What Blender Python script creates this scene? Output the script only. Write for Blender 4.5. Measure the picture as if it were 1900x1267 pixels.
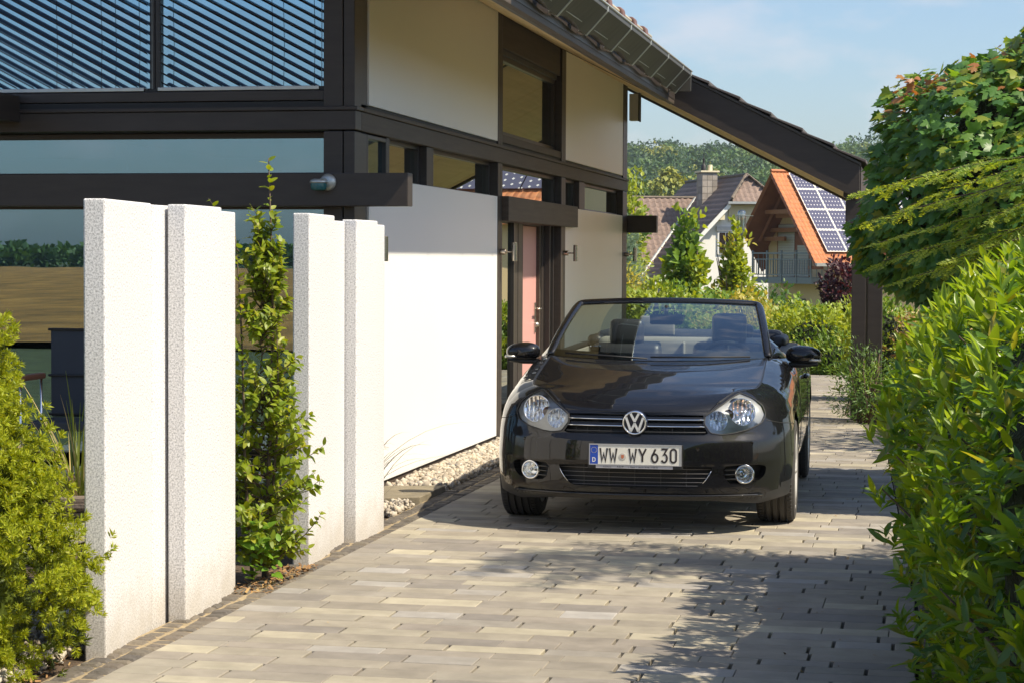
import bpy, bmesh, math, random
import numpy as np
from mathutils import Vector, Matrix, geometry

for o in list(bpy.data.objects):
    bpy.data.objects.remove(o)
sc = bpy.context.scene
COL = sc.collection
RAD = math.radians
rnd = random.Random(11)
nr = np.random.default_rng(11)

# ------------------------------------------------------------------ camera
PIT, YAW, ROLL = RAD(2.2906), RAD(11.5617), 0.005
_fw = Vector((-math.sin(YAW)*math.cos(PIT), math.cos(YAW)*math.cos(PIT), -math.sin(PIT)))
_r0 = Vector((math.cos(YAW), math.sin(YAW), 0)); _u0 = _r0.cross(_fw)
_rt = _r0*math.cos(ROLL) + _u0*math.sin(ROLL); _up = _u0*math.cos(ROLL) - _r0*math.sin(ROLL)
cd = bpy.data.cameras.new('camera'); cd.lens = 72.0; cd.sensor_width = 36.0
cd.clip_start = 0.1; cd.clip_end = 4000
cam = bpy.data.objects.new('camera', cd); COL.objects.link(cam)
m = Matrix((_rt, _up, -_fw)).transposed().to_4x4(); m.translation = (0, 0, 1.57)
cam.matrix_world = m
sc.camera = cam
CAM = np.array([0, 0, 1.57]); FW = np.array(_fw); RT = np.array(_rt); UP = np.array(_up)

# ------------------------------------------------------------------ sky and sun
SUN_EL, SUN_AZ = RAD(50.5), RAD(103)          # azimuth clockwise from +Y (along the house)
w = bpy.data.worlds.new('World'); sc.world = w; w.use_nodes = True
nt = w.node_tree; nt.nodes.clear()
out = nt.nodes.new('ShaderNodeOutputWorld'); bg = nt.nodes.new('ShaderNodeBackground')
sky = nt.nodes.new('ShaderNodeTexSky'); sky.sky_type = 'NISHITA'; sky.sun_disc = False
sky.sun_elevation = SUN_EL; sky.sun_rotation = SUN_AZ
sky.air_density = 1.1; sky.dust_density = 1.6; sky.ozone_density = 5.0; sky.altitude = 250
bg.inputs['Strength'].default_value = 0.100
# faint summer clouds, part of the sky itself
geo = nt.nodes.new('ShaderNodeNewGeometry')
mp = nt.nodes.new('ShaderNodeMapping'); mp.inputs['Scale'].default_value = (14, 14, 34)
nz = nt.nodes.new('ShaderNodeTexNoise'); nz.inputs['Scale'].default_value = 1.0; nz.inputs['Detail'].default_value = 6
nz.inputs['Roughness'].default_value = 0.55
cr = nt.nodes.new('ShaderNodeValToRGB'); cr.color_ramp.elements[0].position = 0.50; cr.color_ramp.elements[1].position = 0.70
cr.color_ramp.elements[1].color = (0.34, 0.34, 0.34, 1)
mx = nt.nodes.new('ShaderNodeMixRGB'); mx.inputs[2].default_value = (6.0, 5.3, 5.3, 1)
nt.links.new(geo.outputs['Incoming'], mp.inputs['Vector']); nt.links.new(mp.outputs[0], nz.inputs['Vector'])
nt.links.new(nz.outputs[0], cr.inputs[0]); nt.links.new(cr.outputs[0], mx.inputs[0])
nt.links.new(sky.outputs[0], mx.inputs[1]); nt.links.new(mx.outputs[0], bg.inputs['Color'])
nt.links.new(bg.outputs[0], out.inputs['Surface'])
sl = bpy.data.lights.new('sun', 'SUN'); sl.energy = 4.6; sl.angle = RAD(0.55); sl.color = (1.0, 0.885, 0.70)
sun = bpy.data.objects.new('sun', sl); COL.objects.link(sun)
to_sun = Vector((math.sin(SUN_AZ)*math.cos(SUN_EL), math.cos(SUN_AZ)*math.cos(SUN_EL), math.sin(SUN_EL)))
sun.rotation_euler = to_sun.to_track_quat('Z', 'Y').to_euler(); sun.location = (8, -2, 12)
vs = sc.view_settings
vs.view_transform = 'Standard'; vs.look = 'None'; vs.gamma = 1; vs.exposure = 0.75; vs.use_curve_mapping = False
sc.cycles.max_bounces = 10; sc.cycles.diffuse_bounces = 4; sc.cycles.glossy_bounces = 5
sc.cycles.transparent_max_bounces = 24; sc.cycles.transmission_bounces = 8
sc.cycles.caustics_reflective = False; sc.cycles.caustics_refractive = False
sc.cycles.use_denoising = True
sc.cycles.volume_bounces = 0

# ------------------------------------------------------------------ helpers
def M(name, base, rough=.6, metal=0., spec=.5, vary=None, isl=0., obj=0., bump=None, coat=0., c2=None):
    """principled material; vary=(scale, amount[, stretch]), isl / obj: random brightness per island / object"""
    m = bpy.data.materials.new(name); m.use_nodes = True
    n, l = m.node_tree.nodes, m.node_tree.links
    b = n['Principled BSDF']
    b.inputs['Roughness'].default_value = rough; b.inputs['Metallic'].default_value = metal
    b.inputs['Specular IOR Level'].default_value = spec; b.inputs['Coat Weight'].default_value = coat
    b.inputs['Coat Roughness'].default_value = 0.02
    b.inputs['Base Color'].default_value = (*base, 1)
    cur = None
    def rgb(c):
        q = n.new('ShaderNodeRGB'); q.outputs[0].default_value = (*c, 1); return q.outputs[0]
    tc = n.new('ShaderNodeTexCoord')
    if c2 is not None or isl or obj:
        g = n.new('ShaderNodeNewGeometry'); oi = n.new('ShaderNodeObjectInfo')
        ad = n.new('ShaderNodeMath'); ad.operation = 'ADD'
        l.new(g.outputs['Random Per Island'], ad.inputs[0]); l.new(oi.outputs['Random'], ad.inputs[1])
        fr = n.new('ShaderNodeMath'); fr.operation = 'FRACT'; l.new(ad.outputs[0], fr.inputs[0])
        if c2 is not None:
            rp = n.new('ShaderNodeValToRGB'); rp.color_ramp.interpolation = 'LINEAR'
            cs = [base] + list(c2)
            while len(rp.color_ramp.elements) < len(cs): rp.color_ramp.elements.new(.5)
            for i, c in enumerate(cs):
                rp.color_ramp.elements[i].position = i/(len(cs)-1); rp.color_ramp.elements[i].color = (*c, 1)
            l.new(fr.outputs[0], rp.inputs[0]); cur = rp.outputs[0]
        else:
            k = isl or obj
            mr = n.new('ShaderNodeMapRange'); mr.inputs['To Min'].default_value = 1-k; mr.inputs['To Max'].default_value = 1+k
            l.new(fr.outputs[0], mr.inputs[0])
            mm = n.new('ShaderNodeVectorMath'); mm.operation = 'SCALE'
            l.new(rgb(base), mm.inputs[0]); l.new(mr.outputs[0], mm.inputs['Scale']); cur = mm.outputs[0]
    if vary:
        mpn = n.new('ShaderNodeMapping'); mpn.inputs['Scale'].default_value = vary[2] if len(vary) > 2 else (1, 1, 1)
        l.new(tc.outputs['Object'], mpn.inputs['Vector'])
        t = n.new('ShaderNodeTexNoise'); t.inputs['Scale'].default_value = vary[0]; t.inputs['Detail'].default_value = 5
        t.inputs['Roughness'].default_value = .65
        l.new(mpn.outputs[0], t.inputs['Vector'])
        mr = n.new('ShaderNodeMapRange'); mr.inputs['From Min'].default_value = .25; mr.inputs['From Max'].default_value = .75
        mr.inputs['To Min'].default_value = 1-vary[1]; mr.inputs['To Max'].default_value = 1+vary[1]
        l.new(t.outputs[0], mr.inputs[0])
        mm = n.new('ShaderNodeVectorMath'); mm.operation = 'SCALE'
        l.new(cur or rgb(base), mm.inputs[0]); l.new(mr.outputs[0], mm.inputs['Scale']); cur = mm.outputs[0]
    if cur is not None: l.new(cur, b.inputs['Base Color'])
    if bump:
        t = n.new('ShaderNodeTexNoise'); t.inputs['Scale'].default_value = bump[0]; t.inputs['Detail'].default_value = 6
        l.new(tc.outputs['Object'], t.inputs['Vector'])
        bp = n.new('ShaderNodeBump'); bp.inputs['Distance'].default_value = bump[1]; bp.inputs['Strength'].default_value = 1.
        l.new(t.outputs[0], bp.inputs['Height']); l.new(bp.outputs[0], b.inputs['Normal'])
    return m

def leaf_mat(name, cols, trans=.35, rough=.38, tcol=None, spec=.45):
    m = M(name, cols[0], rough=rough, spec=spec, c2=cols[1:])
    n, l = m.node_tree.nodes, m.node_tree.links
    b = n['Principled BSDF']; src = b.inputs['Base Color'].links[0].from_socket
    tr = n.new('ShaderNodeBsdfTranslucent')
    mm = n.new('ShaderNodeVectorMath'); mm.operation = 'MULTIPLY'; mm.inputs[1].default_value = tcol or (2.0, 1.75, .55)
    l.new(src, mm.inputs[0]); l.new(mm.outputs[0], tr.inputs['Color'])
    mi = n.new('ShaderNodeMixShader'); mi.inputs[0].default_value = trans
    l.new(b.outputs[0], mi.inputs[1]); l.new(tr.outputs[0], mi.inputs[2])
    l.new(mi.outputs[0], n['Material Output'].inputs['Surface'])
    return m

def glass_mat(name, tint=(.9, .95, .95), refl=.1, rough=0.0, gcol=(1, 1, 1), ior=1.5):
    """thin pane: fresnel reflection (plus a coating's constant share) over tinted transparency"""
    m = bpy.data.materials.new(name); m.use_nodes = True
    n, l = m.node_tree.nodes, m.node_tree.links; n.clear()
    o = n.new('ShaderNodeOutputMaterial'); t = n.new('ShaderNodeBsdfTransparent'); t.inputs[0].default_value = (*tint, 1)
    g = n.new('ShaderNodeBsdfGlossy'); g.inputs['Roughness'].default_value = rough; g.inputs[0].default_value = (*gcol, 1)
    f = n.new('ShaderNodeFresnel'); f.inputs[0].default_value = ior
    a = n.new('ShaderNodeMath'); a.operation = 'ADD'; a.inputs[1].default_value = refl; a.use_clamp = True
    l.new(f.outputs[0], a.inputs[0])
    x = n.new('ShaderNodeMixShader'); l.new(a.outputs[0], x.inputs[0]); l.new(t.outputs[0], x.inputs[1]); l.new(g.outputs[0], x.inputs[2])
    l.new(x.outputs[0], o.inputs[0])
    return m

class MB:
    """collects shapes; build() links them as one mesh object"""
    def __init__(s): s.v = []; s.f = []
    def add(s, vs, fs):
        k = len(s.v); s.v += [tuple(p) for p in vs]; s.f += [tuple(i+k for i in f) for f in fs]; return s
    def box(s, x0, x1, y0, y1, z0, z1, mat=None):
        v = [(x, y, z) for z in (z0, z1) for x, y in ((x0, y0), (x1, y0), (x1, y1), (x0, y1))]
        if mat is not None: v = [mat @ Vector(p) for p in v]
        return s.add(v, [(3, 2, 1, 0), (4, 5, 6, 7), (0, 1, 5, 4), (1, 2, 6, 5), (2, 3, 7, 6), (3, 0, 4, 7)])
    def prism(s, poly, axis, a, b):
        """polygon extruded along an axis from a to b; poly in the other two coordinates"""
        def P(p, t):
            return {'x': (t, p[0], p[1]), 'y': (p[0], t, p[1]), 'z': (p[0], p[1], t)}[axis]
        n = len(poly); v = [P(p, a) for p in poly] + [P(p, b) for p in poly]
        return s.add(v, [tuple(range(n))[::-1], tuple(range(n, 2*n))] + [(i, (i+1) % n, (i+1) % n+n, i+n) for i in range(n)])
    def tube(s, pts, r, n=8, cap=True, flat=1.0):
        pts = [Vector(p) for p in pts]; rs = r if isinstance(r, (list, tuple)) else [r]*len(pts)
        up = None; rings = []
        for i, p in enumerate(pts):
            d = (pts[min(i+1, len(pts)-1)] - pts[max(i-1, 0)]).normalized()
            if up is None: up = d.orthogonal().normalized() if abs(d.z) > .9 else Vector((0, 0, 1))
            a = d.cross(up)
            if a.length < 1e-6: a = d.orthogonal()
            a.normalize(); up = a.cross(d).normalized()
            rings.append([p + (a*math.cos(t) + up*math.sin(t)*flat)*rs[i] for t in [2*math.pi*k/n for k in range(n)]])
        v = [q for rg in rings for q in rg]; f = []
        for i in range(len(pts)-1):
            for k in range(n):
                f.append((i*n+k, i*n+(k+1) % n, (i+1)*n+(k+1) % n, (i+1)*n+k))
        if cap: f += [tuple(range(n))[::-1], tuple((len(pts)-1)*n+k for k in range(n))]
        return s.add(v, f)
    def lathe(s, prof, n, c=(0, 0, 0), axis='z', rot=None):
        """profile of (radius, height) pairs turned about an axis"""
        v = []; f = []
        for r, h in prof:
            for k in range(n):
                t = 2*math.pi*k/n; a, b = r*math.cos(t), r*math.sin(t)
                q = Vector({'z': (a, b, h), 'x': (h, a, b), 'y': (b, h, a)}[axis])
                if rot is not None: q = rot @ q
                v.append(q + Vector(c))
        for i in range(len(prof)-1):
            for k in range(n):
                f.append((i*n+k, i*n+(k+1) % n, (i+1)*n+(k+1) % n, (i+1)*n+k))
        return s.add(v, f)
    def grid(s, rows):
        n = len(rows[0]); v = [p for r in rows for p in r]
        return s.add(v, [(i*n+k, i*n+k+1, (i+1)*n+k+1, (i+1)*n+k) for i in range(len(rows)-1) for k in range(n-1)])
    def build(s, name, mat, parent=None, smooth=False, bevel=0, sub=0, solid=0, autos=None):
        me = bpy.data.meshes.new(name); me.from_pydata(s.v, [], s.f); me.update()
        bm = bmesh.new(); bm.from_mesh(me); bmesh.ops.recalc_face_normals(bm, faces=bm.faces); bm.to_mesh(me); bm.free()
        return link(name, me, mat, parent, smooth, bevel, sub, solid)

def link(name, me, mat, parent=None, smooth=False, bevel=0, sub=0, solid=0):
    o = bpy.data.objects.new(name, me); COL.objects.link(o)
    if mat is not None and not len(me.materials): me.materials.append(mat)
    if smooth:
        me.polygons.foreach_set('use_smooth', [True]*len(me.polygons))
    if parent is not None: setpar(o, parent)
    if solid:
        q = o.modifiers.new('s', 'SOLIDIFY'); q.thickness = solid; q.offset = 0
    if bevel:
        q = o.modifiers.new('b', 'BEVEL'); q.width = bevel; q.segments = 2; q.limit_method = 'ANGLE'; q.harden_normals = False
    if sub:
        q = o.modifiers.new('u', 'SUBSURF'); q.levels = q.render_levels = sub
    return o

WM = {}
def wm(o):
    """world matrix of an object from its own and its parents' transforms"""
    mtx = o.matrix_basis.copy()
    if o.parent is not None: mtx = wm(o.parent) @ o.matrix_parent_inverse @ mtx
    return mtx
def setpar(o, p):
    o.parent = p; o.matrix_parent_inverse = wm(p).inverted()
def tag(o, label=None, cat=None, group=None, kind=None):
    if label: o['label'] = label
    if cat: o['category'] = cat
    if group: o['group'] = group
    if kind: o['kind'] = kind
    return o
def thing(name, label, cat, loc, group=None, rotz=0):
    o = bpy.data.objects.new(name, None); COL.objects.link(o); o.location = loc; o.rotation_euler = (0, 0, rotz)
    o.empty_display_size = .2
    return tag(o, label, cat, group)
def npmesh(name, V, F, mat, parent=None, smooth=False, kind=None):
    """V (n,3), F (m,k) arrays"""
    me = bpy.data.meshes.new(name); V = np.asarray(V, np.float32); F = np.asarray(F, np.int32)
    me.vertices.add(len(V)); me.vertices.foreach_set('co', V.ravel())
    k = F.shape[1]; me.loops.add(F.size); me.loops.foreach_set('vertex_index', F.ravel())
    me.polygons.add(len(F)); me.polygons.foreach_set('loop_start', np.arange(0, F.size, k, dtype=np.int32))
    me.update(calc_edges=True)
    if smooth: me.polygons.foreach_set('use_smooth', [True]*len(F))
    o = link(name, me, mat, parent)
    if kind: o['kind'] = kind
    return o
def box(name, mat, parent, x0, x1, y0, y1, z0, z1, bevel=.004):
    return MB().box(x0, x1, y0, y1, z0, z1).build(name, mat, parent, bevel=bevel)
def nrm(a): return a/np.maximum(np.linalg.norm(a, axis=-1, keepdims=True), 1e-9)
def frames(Y, N):
    """orthonormal frames: columns x (across), y (along), z (normal)"""
    Y = nrm(Y); N = nrm(N - (N*Y).sum(-1, keepdims=True)*Y); X = np.cross(Y, N)
    return np.stack([X, Y, N], -1)
def spread(tmpl, P, Y, N, S):
    """copies of a template (verts, faces) at P with frames and sizes -> V, F"""
    tv, tf = tmpl; tv = np.asarray(tv, float); tf = np.asarray(tf, int)
    B = frames(Y, N); S = np.asarray(S, float)
    if S.ndim == 1: S = np.repeat(S[:, None], 3, 1)
    V = np.einsum('nij,nkj->nki', B, tv[None]*S[:, None, :]) + P[:, None, :]
    F = tf[None] + (np.arange(len(P))*len(tv))[:, None, None]
    return V.reshape(-1, 3), F.reshape(-1, tf.shape[1])
def in_view(P, margin=1.02):
    q = P - CAM; z = q @ FW
    return (z > .5) & (np.abs(q @ RT) < z*.25*margin) & (np.abs(q @ UP) < z*.1667*margin)
def leaves(root, tmpls, mats, P, Y, N, S, nparts=0, name='leaf', score=None, stuffname='foliage', smooth=True, sep=0):
    """leaves of a plant: the nparts that show largest as single parts, the rest as one part of kind stuff"""
    P = np.asarray(P, float); S = np.asarray(S, float)
    n = len(P); ti = nr.integers(0, len(tmpls), n); mi = nr.integers(0, len(mats), n) if len(mats) > 1 else np.zeros(n, int)
    pick = np.zeros(n, bool)
    if nparts:
        d = np.linalg.norm(P - CAM, axis=1); s0 = S if S.ndim == 1 else S[:, 1]
        sc_ = s0/d*in_view(P)
        if score is not None: sc_ = sc_*score
        idx = np.argsort(-sc_)[:nparts]; pick[idx[sc_[idx] > 0]] = True
        B = frames(Y, N); cache = {}
        for i in np.nonzero(pick)[0]:
            key = (ti[i], mi[i])
            if key not in cache:
                tv, tf = tmpls[ti[i]]
                me = bpy.data.meshes.new(name); me.from_pydata([tuple(map(float, q)) for q in tv], [], [tuple(map(int, f)) for f in tf])
                me.update(); me.materials.append(mats[mi[i]])
                if smooth: me.polygons.foreach_set('use_smooth', [True]*len(me.polygons))
                cache[key] = me
            o = bpy.data.objects.new(name, cache[key]); COL.objects.link(o)
            s3 = (S[i],)*3 if S.ndim == 1 else S[i]
            b = B[i]*np.array(s3)[None, :]
            mt = Matrix([[*b[0], P[i][0]], [*b[1], P[i][1]], [*b[2], P[i][2]], [0, 0, 0, 1]])
            o.parent = root; o.matrix_parent_inverse = ROOTINV(root); o.matrix_basis = mt
    for k in range(len(mats)):
        Vs, Fs = [], []; off = 0
        for t in range(len(tmpls)):
            sel = (~pick) & (ti == t) & (mi == k)
            if not sel.any(): continue
            V, F = spread(tmpls[t], P[sel], Y[sel], N[sel], S[sel]); Vs.append(V); Fs.append(F+off); off += len(V)
        if Vs: npmesh(stuffname, np.concatenate(Vs), np.concatenate(Fs), mats[k], root, smooth=smooth, kind='stuff')
def ROOTINV(root):
    return wm(root).inverted()
# ------------------------------------------------------------------ materials shared
m_wood = M('dark_wood', (.040, .032, .028), rough=.42, spec=.4, vary=(3.5, .22, (1, .25, 6)), bump=(160, .0004))
m_wood2 = M('weathered_dark_wood', (.075, .058, .046), rough=.55, spec=.3, vary=(5, .3, (1, .4, 7)), bump=(120, .0008))
m_black = M('black_gap', (.012, .012, .012), rough=.6)
m_panel = M('white_render_panel', (.84, .835, .81), rough=.32, spec=.4, vary=(.8, .02), bump=(.7, .004))
m_white = M('white_paint', (.80, .79, .75), rough=.6, vary=(2.5, .05))
m_zinc = M('zinc', (.50, .52, .50), rough=.4, metal=.6, vary=(9, .1))
m_steel = M('brushed_steel', (.62, .58, .52), rough=.28, metal=1.)
m_chrome = M('chrome', (.86, .87, .88), rough=.06, metal=1.)
m_soil = M('soil', (.085, .058, .036), rough=.95, vary=(9, .45), bump=(40, .02))
m_bark = M('bark', (.11, .078, .05), rough=.9, vary=(22, .35), bump=(60, .006))

# ------------------------------------------------------------------ ground
def terrain_h(x, y):
    d = np.clip((y-32)/30, 0, 1); s = d*d*(3-2*d)
    z = -.075 - 2.3*s
    far = np.clip((y-240)/360, 0, 1)
    return z + 24.5*far*far*(3-2*far)
gx = np.concatenate([np.linspace(-900, -60, 15), np.linspace(-50, 50, 41), np.linspace(60, 900, 15)])
gy = np.concatenate([np.linspace(-1200, -50, 12), np.linspace(-40, 80, 49), np.linspace(95, 1200, 48)])
X, Y_ = np.meshgrid(gx, gy); Z = terrain_h(X, Y_)
V = np.stack([X.ravel(), Y_.ravel(), Z.ravel()], 1); nx_ = len(gx)
I = (np.arange(len(gy)-1)[:, None]*nx_ + np.arange(nx_-1)[None]).ravel()
F = np.stack([I, I+1, I+nx_+1, I+nx_], 1)
m_ground = M('ground_soil_grass', (.075, .085, .03), rough=.95, vary=(1.7, .5), bump=(14, .03))
tag(npmesh('ground', V, F, m_ground, smooth=True), kind='structure')

# ripe field and woods on the side the camera stands: the panes and the car's nose mirror them
fv = []
fx = np.linspace(-160, 160, 65); fy = np.linspace(-260, -8, 50)
X, Y_ = np.meshgrid(fx, fy); Z = .03 + .06*np.sin(X*.7+np.sin(Y_*.31)*2) + nr.uniform(-.05, .05, X.shape)
V = np.stack([X.ravel(), Y_.ravel(), Z.ravel()], 1); I = (np.arange(49)[:, None]*65+np.arange(64)[None]).ravel()
m_field = M('ripe_wheat', (.42, .205, .045), rough=.9, vary=(.5, .75, (1, .4, 1)), bump=(20, .1))
tag(npmesh('wheat_field', V, np.stack([I, I+1, I+66, I+65], 1), m_field, smooth=True), kind='structure')

# ------------------------------------------------------------------ driveway of concrete pavers
drive = thing('driveway', 'paved driveway of pale long concrete pavers', 'driveway', (-1.5, 12, -.07)); drive['kind'] = 'structure'
del drive['category']
m_paver = M('concrete_paver', (.36, .34, .31), rough=.72, spec=.3, c2=[(.255, .228, .185), (.325, .292, .228), (.265, .235, .198), (.41, .37, .275), (.215, .195, .172), (.295, .262, .208)], vary=(2.3, .22), bump=(260, .0009))
_n, _l = m_paver.node_tree.nodes, m_paver.node_tree.links; _b = _n['Principled BSDF']; _src = _b.inputs['Base Color'].links[0].from_socket
_g = _n.new('ShaderNodeNewGeometry'); _mul = []
for _sc, _lo, _hi, _d in ((.55, .86, 1.10, 3), (7.0, .84, 1.10, 8)):
    _t = _n.new('ShaderNodeTexNoise'); _t.inputs['Scale'].default_value = _sc; _t.inputs['Detail'].default_value = _d; _l.new(_g.outputs['Position'], _t.inputs['Vector'])
    _r = _n.new('ShaderNodeMapRange'); _r.inputs['From Min'].default_value = .3; _r.inputs['From Max'].default_value = .7; _r.inputs['To Min'].default_value = _lo; _r.inputs['To Max'].default_value = _hi
    _l.new(_t.outputs[0], _r.inputs[0]); _q = _n.new('ShaderNodeVectorMath'); _q.operation = 'SCALE'; _l.new(_src, _q.inputs[0]); _l.new(_r.outputs[0], _q.inputs['Scale']); _src = _q.outputs[0]
_l.new(_src, _b.inputs['Base Color'])
def right_edge(u):
    return float(np.interp(u, [0, 9.1, 18.5, 21.1, 25.7, 28.4], [-.03, -.035, -.40, -.86, -.95, -1.1]))
MB().add([(-3.04, 3, -.045), (.02, 3, -.045), (.02, 9, -.045), (-.35, 18.5, -.045), (-.84, 21.1, -.045), (-1.05, 28.6, -.045), (-3.04, 28.6, -.045)],
         [(0, 1, 2, 3, 4, 5, 6)]).build('bed_of_sand', M('joint_sand', (.035, .03, .024), rough=.95, vary=(30, .4)), drive)
def paver_shape(lx, ly):
    c, h = .0028, .05
    v = []
    for z, e in ((-h, 0), (-c, 0), (0, c)):
        v += [(e, e, z), (lx-e, e, z), (lx-e, ly-e, z), (e, ly-e, z)]
    f = [(8, 9, 10, 11)]
    for k in (0, 4):
        f += [(k+i, k+(i+1) % 4, k+(i+1) % 4+4, k+i+4) for i in range(4)]
    return v, f
pav = []
u = 4.2; k = 0
while u < 28.4:
    ly = rnd.choice((.119, .148, .148, .178))
    x = -3.03 + rnd.uniform(0, .0); first = True; xr = right_edge(u)
    while x < xr-.02:
        lx = rnd.choice((.24, .28, .31, .36, .40, .45)) if not first else rnd.uniform(.1, .36)
        first = False
        if x+lx > xr-.09: lx = xr-x
        pav.append((x, u, lx-rnd.uniform(.004, .0068), ly-.0036)); x += lx
    u += ly
P = np.array([(a+c/2, b+d/2, 0) for a, b, c, d in pav]); vis = in_view(P, 1.03)
dist = np.linalg.norm(P-CAM, axis=1); order = np.argsort(np.where(vis, dist, 1e6))
chosen = set(order[:296].tolist())
pm = {}
sv, sf = [], []
for i, (x, u, lx, ly) in enumerate(pav):
    dz, ta, tb = rnd.uniform(-.0018, .0008), rnd.gauss(0, .0014), rnd.gauss(0, .002)
    if i in chosen:
        key = (round(lx, 2), round(ly, 3))
        if key not in pm:
            v, f = paver_shape(key[0]-.003, key[1]); me = bpy.data.meshes.new('paver'); me.from_pydata(v, [], f); me.update(); me.materials.append(m_paver); pm[key] = me
        o = bpy.data.objects.new('paver', pm[key]); COL.objects.link(o); o.parent = drive; o.matrix_parent_inverse = wm(drive).inverted()
        o.location = (x, u, dz); o.rotation_euler = (ta, tb, rnd.gauss(0, .0015))
    else:
        v, f = paver_shape(lx, ly); kk = len(sv)
        sv += [(a+x, b+u, c+dz+tb*a*.5+ta*b) for a, b, c in v]; sf += [tuple(q+kk for q in g) for g in f]
me = bpy.data.meshes.new('pavers'); me.from_pydata(sv, [], sf); me.update()
o = link('pavers', me, m_paver, drive); o['kind'] = 'stuff'

# dark sett edging either side
m_sett = M('dark_granite_sett', (.12, .10, .08), rough=.8, c2=[(.16, .135, .10), (.085, .075, .065), (.13, .112, .085)], vary=(30, .3), bump=(70, .004))
m_joint = M('pale_joint', (.30, .235, .14), rough=.95, vary=(30, .35), bump=(80, .004))
def sett_row(name, label, line, rows, nmax):
    root = thing(name, label, 'edging', (line[0][0], line[0][1], -.05)); root['kind'] = 'structure'; del root['category']
    cnt = 0; rest = MB(); bed = []
    for (x0, y0), (x1, y1) in zip(line[:-1], line[1:]):
        d = Vector((x1-x0, y1-y0, 0)); L = d.length; d.normalize(); nrm_ = Vector((-d.y, d.x, 0))*(1 if rows > 0 else -1)
        q0 = Vector((x0, y0, -.013)); q1 = Vector((x1, y1, -.013)); wd = nrm_*abs(rows)*.1
        MB().add([q0, q1, q1+wd, q0+wd], [(0, 1, 2, 3)]).build('mortar_bed', m_joint, root)
        for r in range(abs(rows)):
            t = 0
            while t < L-.03:
                a = min(rnd.uniform(.075, .115), L-t)
                b = rnd.uniform(.078, .09); h = rnd.uniform(-.010, .0); c = Vector((x0, y0, 0))+d*(t+.006)+nrm_*(r*.1+.006)
                pts = []
                for z, e in ((-.05, 0), (h-.010, 0), (h, .012)):
                    for uu, vv in ((e, e), (a-.017-e, e), (a-.017-e, b-e), (e, b-e)):
                        p = c + d*(uu+rnd.uniform(-.004, .004)) + nrm_*(vv+rnd.uniform(-.004, .004)); pts.append((p.x, p.y, z+rnd.uniform(-.002, .002)))
                fs = [(8, 9, 10, 11)] + [(kq+i, kq+(i+1) % 4, kq+(i+1) % 4+4, kq+i+4) for kq in (0, 4) for i in range(4)]
                pc = np.array([[c.x, c.y, 0]])
                if cnt < nmax and in_view(pc)[0]:
                    MB().add(pts, fs).build('sett', m_sett, root); cnt += 1
                else: rest.add(pts, fs)
                t += a
    if rest.v: rest.build('setts', m_sett, root)['kind'] = 'stuff'
sett_row('sett_edging', 'edging of small dark setts below the granite slabs', [(-3.035, 6.3), (-3.035, 15.2)], 2, 180)
sett_row('sett_edging', 'dark sett edging by the laurel', [(-.025, 5.0), (-.025, 9.1), (-.39, 18.5), (-.85, 21.1), (-.92, 25)], -1, 90)

# ------------------------------------------------------------------ gravel and soil
m_stone = M('pale_gravel', (.42, .37, .30), rough=.8, c2=[(.50, .45, .37), (.28, .24, .19), (.56, .51, .42), (.38, .31, .22), (.20, .19, .18)], vary=(40, .15))
def ico(seed):
    bm = bmesh.new(); bmesh.ops.create_icosphere(bm, subdivisions=1, radius=.5); q = random.Random(seed)
    for v in bm.verts: v.co = Vector((v.co.x*q.uniform(.8, 1.25), v.co.y*q.uniform(.7, 1.1), v.co.z*q.uniform(.45, .9)))
    r = [tuple(v.co) for v in bm.verts], [tuple(x.index for x in f.verts) for f in bm.faces]; bm.free(); return r
icos = [ico(i) for i in range(6)]
def gravel(name, poly, n, s0, s1, zmax=.03):
    px_, py_ = [p[0] for p in poly], [p[1] for p in poly]; pts = []
    while len(pts) < n:
        x, y = rnd.uniform(min(px_), max(px_)), rnd.uniform(min(py_), max(py_)); ins = False; j = len(poly)-1
        for i in range(len(poly)):
            if (poly[i][1] > y) != (poly[j][1] > y) and x < (poly[j][0]-poly[i][0])*(y-poly[i][1])/(poly[j][1]-poly[i][1])+poly[i][0]: ins = not ins
            j = i
        if ins and not (-3.66 < x < -3.22 and 12.70 < y < 13.58): pts.append((x, y, rnd.uniform(-.02, zmax)))
    P = np.array(pts); N = nr.normal(size=(n, 3)); Y = nr.normal(size=(n, 3)); S = nr.uniform(s0, s1, n)*np.where(nr.random(n) < .12, 1.6, 1)
    Vs, Fs, off = [], [], 0
    for t in range(6):
        sel = np.arange(n) % 6 == t; V, F = spread(icos[t], P[sel], Y[sel], N[sel], S[sel]); Vs.append(V); Fs.append(F+off); off += len(V)
    return npmesh(name, np.concatenate(Vs), np.concatenate(Fs), m_stone, kind='stuff')
gravel('gravel', [(-3.64, 12.2), (-3.24, 12.2), (-3.24, 19.2), (-3.64, 19.2)], 7500, .024, .046)
gravel('gravel', [(-3.95, 6.7), (-3.30, 6.9), (-3.36, 8.6), (-3.95, 8.6)], 2200, .022, .042)
MB().add([(-3.64, 11.6, -.03), (-3.22, 11.6, -.03), (-3.22, 20.5, -.03), (-3.64, 20.5, -.03)], [(0, 1, 2, 3)]).build('gravel_bed', m_soil)['kind'] = 'structure'
MB().add([(-4.6, 5.5, -.028), (-3.22, 5.5, -.028), (-3.22, 11.6, -.028), (-4.6, 11.6, -.028)], [(0, 1, 2, 3)]).build('soil_bed', m_soil)['kind'] = 'structure'
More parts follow.
